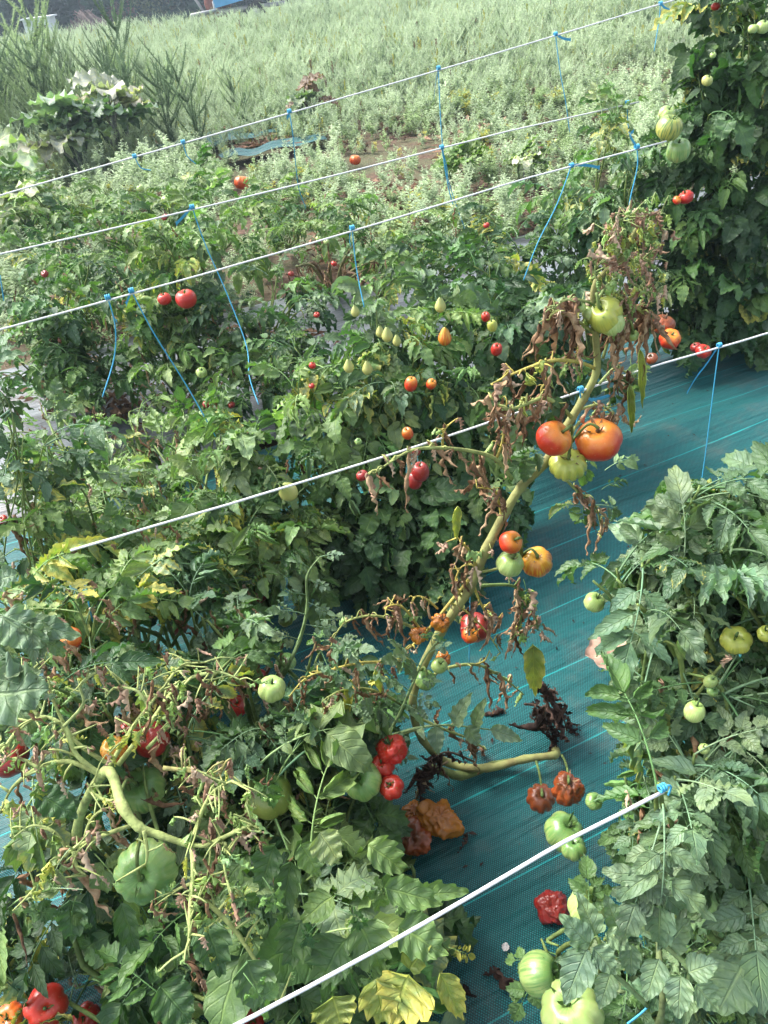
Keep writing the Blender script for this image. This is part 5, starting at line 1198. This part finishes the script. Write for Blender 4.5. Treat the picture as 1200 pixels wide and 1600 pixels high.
fruit('P2', [(637, 677, 9, .018, 'orange', 'single orange plum tomato above the near wire', dict(aspect=1.2, lobes=0, d=1.75)), (657, 737, 14, .022, 'dullred', 'dark red plum tomato hanging under the near wire', dict(aspect=1.2, lobes=0, d=1.68)), (648, 750, 12, .022, 'dullred', None, dict(aspect=1.3, lobes=0, d=1.7)), (650, 705, 8, .02, 'dullred', None, dict(d=1.75)), (566, 743, 10, .022, 'dullred', None, dict(d=1.7)), (560, 690, 6, .02, 'green', None, dict(d=1.8))])
fruit('P4', [(776, 546, 9, .018, 'red', 'crimson plum tomato behind the withered leaves', dict(aspect=1.35, lobes=0, d=1.95)), (769, 509, 8, .018, 'lime', None, dict(aspect=1.3, lobes=0, d=2.0)), (759, 495, 7, .018, 'red', None, dict(aspect=1.3, lobes=0, d=2.0)), (800, 600, 7, .018, 'red', None)])
fruit('A', [(929, 941, 17, .025, 'lightgreen', 'small pale green tomato at the left side of the big right plant', dict(aspect=.85, lobes=8, d=1.3)), (1075, 1012, 18, .026, 'green', 'green tomato deep inside the big right plant', dict(aspect=1.2, lobes=4, d=1.1)), (1150, 1000, 24, .03, 'lime', 'elongated green tomato inside the right plant', dict(aspect=.7, d=1.08)), (972, 973, 9, .015, 'lightgreen', None, dict(d=1.3)), (1070, 832, 6, .012, 'lightgreen', None, dict(d=1.1)), (1197, 990, 14, .02, 'lime', None, dict(d=1.05))])
fruit('B', [(1085, 1112, 16, .018, 'lightgreen', 'small oval green tomato at the front of the right plant', dict(aspect=1.1, lobes=0, d=1.0)), (1110, 1065, 10, .014, 'lightgreen', None, dict(aspect=1.4, lobes=0, d=1.05)), (1100, 1170, 9, .012, 'lightgreen', None, dict(d=1.0)), (1113, 1080, 9, .013, 'green', None, dict(d=1.05)),
            (881, 1300, 31, .036, 'green', 'ribbed green tomato under the thick wire', dict(aspect=.85, lobes=7, depth=.12, axis=(.4, -.1, 1), d=1.42)), (896, 1325, 20, .03, 'green', None, dict(aspect=.85, lobes=6, d=1.38)), (918, 1418, 31, .036, 'lightgreen', 'pale green tomato next to the small wrinkled red one', dict(aspect=.95, lobes=8, d=1.25)), (928, 1252, 14, .02, 'green', None, dict(d=1.4)), (968, 1240, 12, .016, 'green', None, dict(aspect=.7, d=1.3))])
fruit('C', [(843, 1522, 34, .036, 'green', 'glossy green tomato at the bottom edge, left one of the pair', dict(aspect=.9, lobes=7, axis=(.9, -.2, .5), d=1.25)), (893, 1583, 50, .046, 'lightgreen', 'large light green tomato at the bottom edge, right one of the pair', dict(aspect=.8, lobes=9, axis=(-.2, .1, 1), d=1.12)), (1010, 1395, 13, .02, 'lightgreen', None, dict(d=1.3))])
fruit('T1', [(1046, 200, 20, .036, 'zebra', 'yellow green striped tomato hanging at the left side of the tall plant', dict(aspect=.9, lobes=7, depth=.04, d=2.25, axis=(.2, -.3, 1))), (1042, 178, 13, .03, 'lightgreen', None, dict(d=2.3)), (1060, 235, 19, .034, 'green', 'green tomato directly under the striped one', dict(aspect=.9, d=2.3)),
             (1072, 308, 12, .026, 'red', 'red tomato in the dark leaves under the striped one', dict(d=2.3, wrinkle=.1)), (1058, 313, 7, .02, 'orangered', None, dict(d=2.3)), (1177, 45, 8, .016, 'lightgreen', 'whitish green small tomato at the upper right corner', dict(d=2.1)), (1192, 42, 11, .02, 'lightgreen', None, dict(d=2.1)), (1118, 10, 7, .018, 'red', None, dict(d=2.6)), (1105, 126, 9, .02, 'yellow', None, dict(d=2.3)), (1114, 86, 5, .012, 'lightgreen', None, dict(d=2.3))])
fruit('T1b', [(1047, 530, 17, .035, 'orangered', 'wrinkled red tomato lowest under the dark plant', dict(wrinkle=.10, d=2.45, aspect=.85)), (1036, 507, 18, .035, 'rotbrown', 'brownish wrinkled tomato above the wrinkled red one', dict(wrinkle=.16, d=2.5, dry=True)), (1099, 549, 12, .025, 'red', 'small red tomato by the teal cover under the tall plant', dict(d=2.4, wrinkle=.05)), (1087, 543, 9, .022, 'dullred', None, dict(d=2.45)), (1018, 560, 10, .03, 'rotbrown', None, dict(d=2.4, wrinkle=.1))])
fruit('F1', [(291, 467, 16.5, .046, 'red', 'bright red tomato right of the stem on the left plant', dict(aspect=.84, d=2.9, lobes=5, depth=.03, axis=(0, -.1, 1))), (257, 467, 11, .036, 'red', 'smaller bright red tomato left of the stem', dict(d=2.95, lobes=4, depth=.03, axis=(0, -.1, 1))), (315, 582, 9, .03, 'lightgreen', None, dict(d=3.0)), (265, 597, 6, .02, 'lightgreen', None), (180, 655, 7, .025, 'orange', None), (362, 633, 6, .022, 'dullred', None, dict(d=3.0)), (322, 632, 6, .022, 'dullred', None, dict(d=3.0))])
fruit('F2', [(75, 532, 6, .022, 'dullred', 'small brownish tomato of the cluster at the left edge', dict(d=3.3)), (80, 546, 5, .02, 'dullred', None, dict(d=3.3)), (96, 531, 6, .022, 'rotbrown', None, dict(d=3.3)), (70, 428, 6, .022, 'dullred', None, dict(d=3.4))])
fruit('F3', [(495, 492, 5, .02, 'red', None, dict(d=3.0)), (522, 412, 5, .02, 'red', None, dict(d=3.6)), (455, 428, 5, .02, 'dullred', None, dict(d=3.4))])
fruit('G1', [(261, 313, 9, .034, 'lightgreen', 'pale green tomato topmost under the upper wire', dict(d=4.4)), (219, 294, 6, .024, 'lightgreen', None, dict(d=4.6)), (258, 340, 6, .026, 'dullred', None), (345, 390, 6, .026, 'dullred', None), (380, 393, 6, .026, 'dullred', None)])
fruit('T3', [(870, 220, 4, .015, 'lightgreen', None, dict(d=3.4)), (760, 352, 5, .018, 'red', None, dict(d=2.9)), (498, 373, 5, .02, 'lightgreen', None, dict(d=3.9)), (510, 378, 5, .02, 'lightgreen', None, dict(d=3.9))])

# ------------------------------------------------------------------ things lying on the ground
def rotten(px, py, rp, label, kind='rotorange', wr=.4, asp=.6, cat='rotten tomato', name='rotten_tomato', lobes=6, dep_=.2):
    p = ground(px, py, .05); d = (p - C0).dot(CM @ Vector((0, 0, -1))); r = rp * d / F
    me = tomato_mesh(px * 3 + py, r, r * asp, lobes, dep_, TM[kind], 0, wr); o = obj(name, me, None, ground(px, py, .032 + r * asp * .8)); o.rotation_euler = (R.uniform(-.3, .3), R.uniform(-.3, .3), R.uniform(0, 6))
    return tag(o, label, cat)
rotten(686, 1280, 34, 'collapsed orange brown tomato skin lying on the cover, larger right one', wr=.62, lobes=0)
rotten(645, 1312, 30, 'collapsed orange brown tomato skin lying on the cover, darker left one', 'rotbrown', .62, lobes=0)
rotten(648, 1268, 18, 'small torn piece of orange tomato skin above the two collapsed ones', wr=.7, lobes=0)
rotten(862, 1417, 26, 'crumpled dried red tomato lying left of the pale green tomato', 'dullred', .42, .7, lobes=0)
rotten(555, 250, 9, 'small orange pumpkin lying beyond the topmost wire', 'orange', .02, .8, 'pumpkin', 'pumpkin', 9, .08)
rotten(379, 286, 13, 'orange pumpkin in the weeds behind the left plants', 'orange', .02, .8, 'pumpkin', 'pumpkin', 9, .08)
rotten(150, 735, 8, 'orange red tomato lying at the edge of the grey mulch', 'orangered', .05, .8, 'tomato', 'fallen_tomato')
def crumple_sheet(name, px, py, rp, label, mat, cat, z=.06, sx=1, folds=.5, seed=1):
    p = ground(px, py, z); d = (p - C0).dot(CM @ Vector((0, 0, -1))); r = rp * d / F; mb = MB(); pts = []
    for i in range(18):
        for j in range(18):
            a, b = (i / 17 - .5) * 2, (j / 17 - .5) * 2; k = max(abs(a), abs(b)) / max(1e-6, math.hypot(a, b)) ; a *= k; b *= k
            e = 1 + .3 * mnoise.noise(Vector((a * 2, b * 2, seed)))
            h = mnoise.noise(Vector((a * 1.7, b * 1.7, seed + 5))) + .4 * mnoise.noise(Vector((a * 4, b * 4, seed + 9)))
            pts.append(Vector((a * r * e * sx, b * r * e, h * r * folds + (a * a + b * b) * r * .25)))
    mb.grid(pts, 18, 18); o = obj(name, mb.mesh(name, [mat]), None, p); o.rotation_euler = (R.uniform(-.2, .2), R.uniform(-.2, .2), R.uniform(0, 6)); return tag(o, label, cat)
M_BEIGE = simple('beige_dry_leaf', (.46, .30, .22), .85, .2, .35, 60, .4); M_GREYDRY = simple('grey_dry_leaf', (.20, .19, .19), .9, .2, .4, 80, .5); M_TAN = simple('tan_dry_leaf', (.28, .2, .12), .85, .2, .5, 60, .5)
p_ = dep(950, 1020, 1.45)
o = crumple_sheet('dead_leaf', 952, 1022, 33, 'pale beige crumpled dead leaf at the left foot of the big right plant', M_BEIGE, 'dead leaf', .12, seed=3)
crumple_sheet('dead_leaf', 1112, 1462, 24, 'grey crumpled dead leaf at the lower right beside the yellow one', M_GREYDRY, 'dead leaf', .12, seed=8)
crumple_sheet('dead_leaf', 1142, 1478, 24, 'yellowed crumpled dead leaf between the grey and the tan one', simple('yellow_dry_leaf', (.42, .30, .07), .8, .2, .6, 60, .5), 'dead leaf', .13, seed=12)
crumple_sheet('dead_leaf', 1172, 1500, 30, 'tan crumpled dead leaf at the right picture edge', M_TAN, 'dead leaf', .13, seed=15)
crumple_sheet('dead_leaf', 1160, 1430, 30, 'dark brown dead leaf above the tan one at the right edge', simple('dark_dry_leaf', (.05, .035, .03), .9, .2, .5, 60, .5), 'dead leaf', .10, seed=17)
crumple_sheet('dead_leaf', 790, 1480, 6, 'tiny white leaf scrap on the cover near the bottom', simple('white_scrap', (.6, .56, .54), .8, .2, .2, 60, .3), 'leaf scrap', .04, seed=18)
for i, (px, py, l) in enumerate(((780, 1510, 'black shrivelled leaf lying on the cover near the bottom edge'), (560, 1545, 'dark shrivelled leaf between the broad leaves at the bottom'), (745, 1560, 'black shrivelled leaf right of the yellowed leaves'), (235, 1005, 'black shrivelled leaf on the cover in the left gap'), (730, 1300, 'dark shrivelled leaf right of the collapsed orange skins'),
                                 (870, 1015, 'small black crumb of leaf on the bare cover'), (790, 1110, 'dark shrivelled leaf on the cover inside the bend of the stem'))):
    p = ground(px, py, .045); o = obj('shrivelled_leaf', R.choice(BLACK), None, p); s = .25 if i == 5 else R.uniform(.8, 1.2); o.scale = (s,) * 3; o.rotation_euler = (math.pi / 2 * .95, 0, R.uniform(0, 6)); tag(o, l, 'dead leaf')
# cut brown stump tied with string at the left, bare branches behind
a = ground(72, 768, .03)
o = mesh_path_obj('cut_stem', None, a, [a, dep(76, 735, 3.2), dep(80, 700, 3.1), dep(88, 682, 3.05)], [.022, .018, .016, .018], (.26, .19, .11), 9); o.location = a
tag(o, 'cut brown plant stem standing on the grey mulch at the left', 'stem')
twine([dep(84, 690, 3.04), dep(80, 705, 3.04), dep(85, 722, 3.1)], .003, 'blue string wound round the cut brown stem', knot=False)
def bare_branches():
    b = ground(520, 470, .0); r = empty('tomato_plant', b, 'leafless tomato plant of yellow brown branches under the third wire', 'tomato plant'); rnd = random.Random(5)
    for k in range(14):
        e = row(rnd.uniform(390, 680), rnd.uniform(375, 465), rnd.uniform(3.3, 3.8)); e.z = max(e.z, .05); m = b.lerp(e, .5) + UP * rnd.uniform(.02, .12)
        o = mesh_path_obj('branch', r, b, [b, m, e], [.012, .008, .004], rnd.choice([(.34, .30, .12), (.22, .22, .09), (.20, .13, .08)]), 5, 5)
        for j in range(4):
            p = (m.lerp(e, rnd.random()) - b); c = obj('dried_leaflet', rnd.choice(DRY), r, p); c.scale = (.9,) * 3; c.rotation_euler = (0, 0, rnd.uniform(0, 6))
bare_branches()
PL['H'] = plant('blue green tomato shoot reaching in from the left picture edge', 'tomato plant', under(-40, 760, 1.6),
  blobs([(10, 620, 35, 1.75, 10), (70, 680, 30, 1.75, 8), (20, 700, 35, 1.7, 10), (110, 690, 22, 1.8, 5)]), ('young', 'tomato'), ('blue',), .85, stem_r=.0028)

PL['K1'] = plant('low tomato growth with yellowish leaves spreading over the grey mulch edge at the left', 'tomato plant', under(240, 800, 1.95),
  blobs([(280, 690, 45, 2.4, 26), (150, 780, 40, 2.1, 22), (235, 770, 40, 2.1, 24), (60, 745, 35, 2.3, 16), (320, 750, 35, 2.0, 18), (215, 630, 40, 3.0, 22), (150, 660, 35, 2.8, 18), (40, 670, 40, 2.7, 20), (290, 640, 35, 2.9, 18), (60, 620, 30, 3.2, 14), (200, 690, 30, 2.6, 14), (350, 640, 35, 2.8, 16)]), T3, ('light', 'mid', 'pale'), .85, burn=.1, dryn=.4)
PL['K2'] = plant('low leafy growth between the left plants under the end of the near wire', 'tomato plant', under(250, 930, 1.5),
  blobs([(220, 900, 45, 1.5, 26), (310, 930, 40, 1.5, 22), (230, 1030, 40, 1.2, 20), (160, 1060, 40, 1.15, 20), (380, 930, 35, 1.5, 18), (10, 960, 45, 1.2, 20)]), ('tomato', 'broad', 'curled'), ('mid', 'dark', 'light'), .85, burn=.05, dryn=.35)
# ------------------------------------------------------------------ open up the leaves where fruit, shoots and the bare cover show
def px_of(v):
    w = CM.transposed() @ (v - C0); return 600 + F * w.x / -w.z, 800 - F * w.y / -w.z, -w.z
def inside(x, y, poly):
    c = False; j = len(poly) - 1
    for i in range(len(poly)):
        xi, yi = poly[i]; xj, yj = poly[j]
        if (yi > y) != (yj > y) and x < (xj - xi) * (y - yi) / (yj - yi) + xi: c = not c
        j = i
    return c
OPEN = [[(595, 1235), (660, 1180), (745, 1190), (750, 1370), (600, 1385)], [(570, 1500), (740, 1490), (750, 1600), (560, 1600)], [(480, 1550), (560, 1550), (560, 1600), (480, 1600)], [(590, 1130), (640, 1130), (640, 1240), (590, 1240)], [(215, 960), (280, 930), (265, 1010), (205, 1010)],
        [(70, 655), (110, 655), (120, 700), (80, 700)], [(220, 665), (270, 670), (260, 690), (220, 690)], [(1045, 1385), (1110, 1380), (1105, 1450), (1050, 1470)], [(870, 1340), (935, 1330), (900, 1400), (850, 1490), (790, 1490), (760, 1440)],
        [(700, 1370), (860, 1150), (960, 1130), (1000, 1170), (930, 1200), (900, 1290), (840, 1420), (760, 1510), (720, 1440)], [(900, 780), (1000, 680), (1080, 690), (1010, 740), (900, 830)], [(800, 900), (905, 860), (925, 1000), (905, 1110), (870, 1120), (780, 1050), (740, 960)],
        [(980, 600), (1200, 560), (1200, 740), (1110, 700), (1010, 700), (960, 740), (900, 760), (860, 760), (950, 660)], [(740, 1500), (830, 1490), (810, 1600), (740, 1600)], [(540, 950), (570, 930), (690, 1000), (690, 1070), (640, 1050)]]
TOMS = []
for o in bpy.data.objects:
    if o.name.startswith('tomato') and o.type == 'MESH' and o.parent:
        w = o.parent.location + o.location; x, y, d = px_of(w); r = max(o.dimensions) / 2 * F / d
        TOMS.append((x, y, d, r, 'label' in o.keys()))
SHOOTS = [((165, 1215), 1.02), ((190, 1270), .97), ((215, 1295), .97), ((300, 1322), .96), ((302, 1380), .95), ((296, 1460), .9), ((330, 1250), .95), ((360, 1225), .93), ((352, 1330), .94), ((395, 1290), .94), ((140, 1312), .98), ((100, 1140), 1.05), ((60, 1130), 1.05), ((235, 1110), 1.06), ((205, 1150), 1.06), ((270, 1080), 1.1), ((60, 1380), .96),
          ((60, 1200), 1.05), ((372, 1460), .95)]
rc = random.Random(77); dead = []
for o, b, v in LV:
    if o.parent in (WP, FS, FS2): continue
    S = [px_of(b + v * t) for t in (.15, .45, .75, 1.0)]
    kill = False
    for x, y, d in S[1:]:
        if any(inside(x, y, P_) for P_ in OPEN): kill = rc.random() < .96; break
    if not kill:
        for tx, ty, td, tr, lab in TOMS:
            m_ = .045 * F / td * (1 if tr > 13 else .3)
            if any(d < td + .02 and math.hypot(x - tx, y - ty) < tr * .75 + m_ * .8 for x, y, d in S): kill = rc.random() < (1.0 if lab and tr > 12 else .93 if lab and tr > 9 else .6); break
    if not kill and o.parent in (PL['L1'], PL['L3'], PL['L2']):
        for (tx, ty), td in SHOOTS:
            if any(d < td and math.hypot(x - tx, y - ty) < 45 for x, y, d in S): kill = rc.random() < .9; break
    if kill: dead.append(o)
KEEP = set()
for o in dead: bpy.data.objects.remove(o)

def haze(density):
    m = bpy.data.materials.new('air_haze'); m.use_nodes = True; nt = m.node_tree; nt.nodes.clear()
    out = nt.nodes.new('ShaderNodeOutputMaterial'); v = nt.nodes.new('ShaderNodeVolumePrincipled')
    v.inputs['Color'].default_value = (.70, .86, 1, 1); v.inputs['Density'].default_value = density; v.inputs['Anisotropy'].default_value = .2
    nt.links.new(v.outputs[0], out.inputs['Volume'])
    mb = MB(); mb.box((0, 120, 4.5), (620, 400, 11.5)); o = obj('haze', mb.mesh('haze', [m], False)); return tag(o, kind='stuff')
haze(.0022)
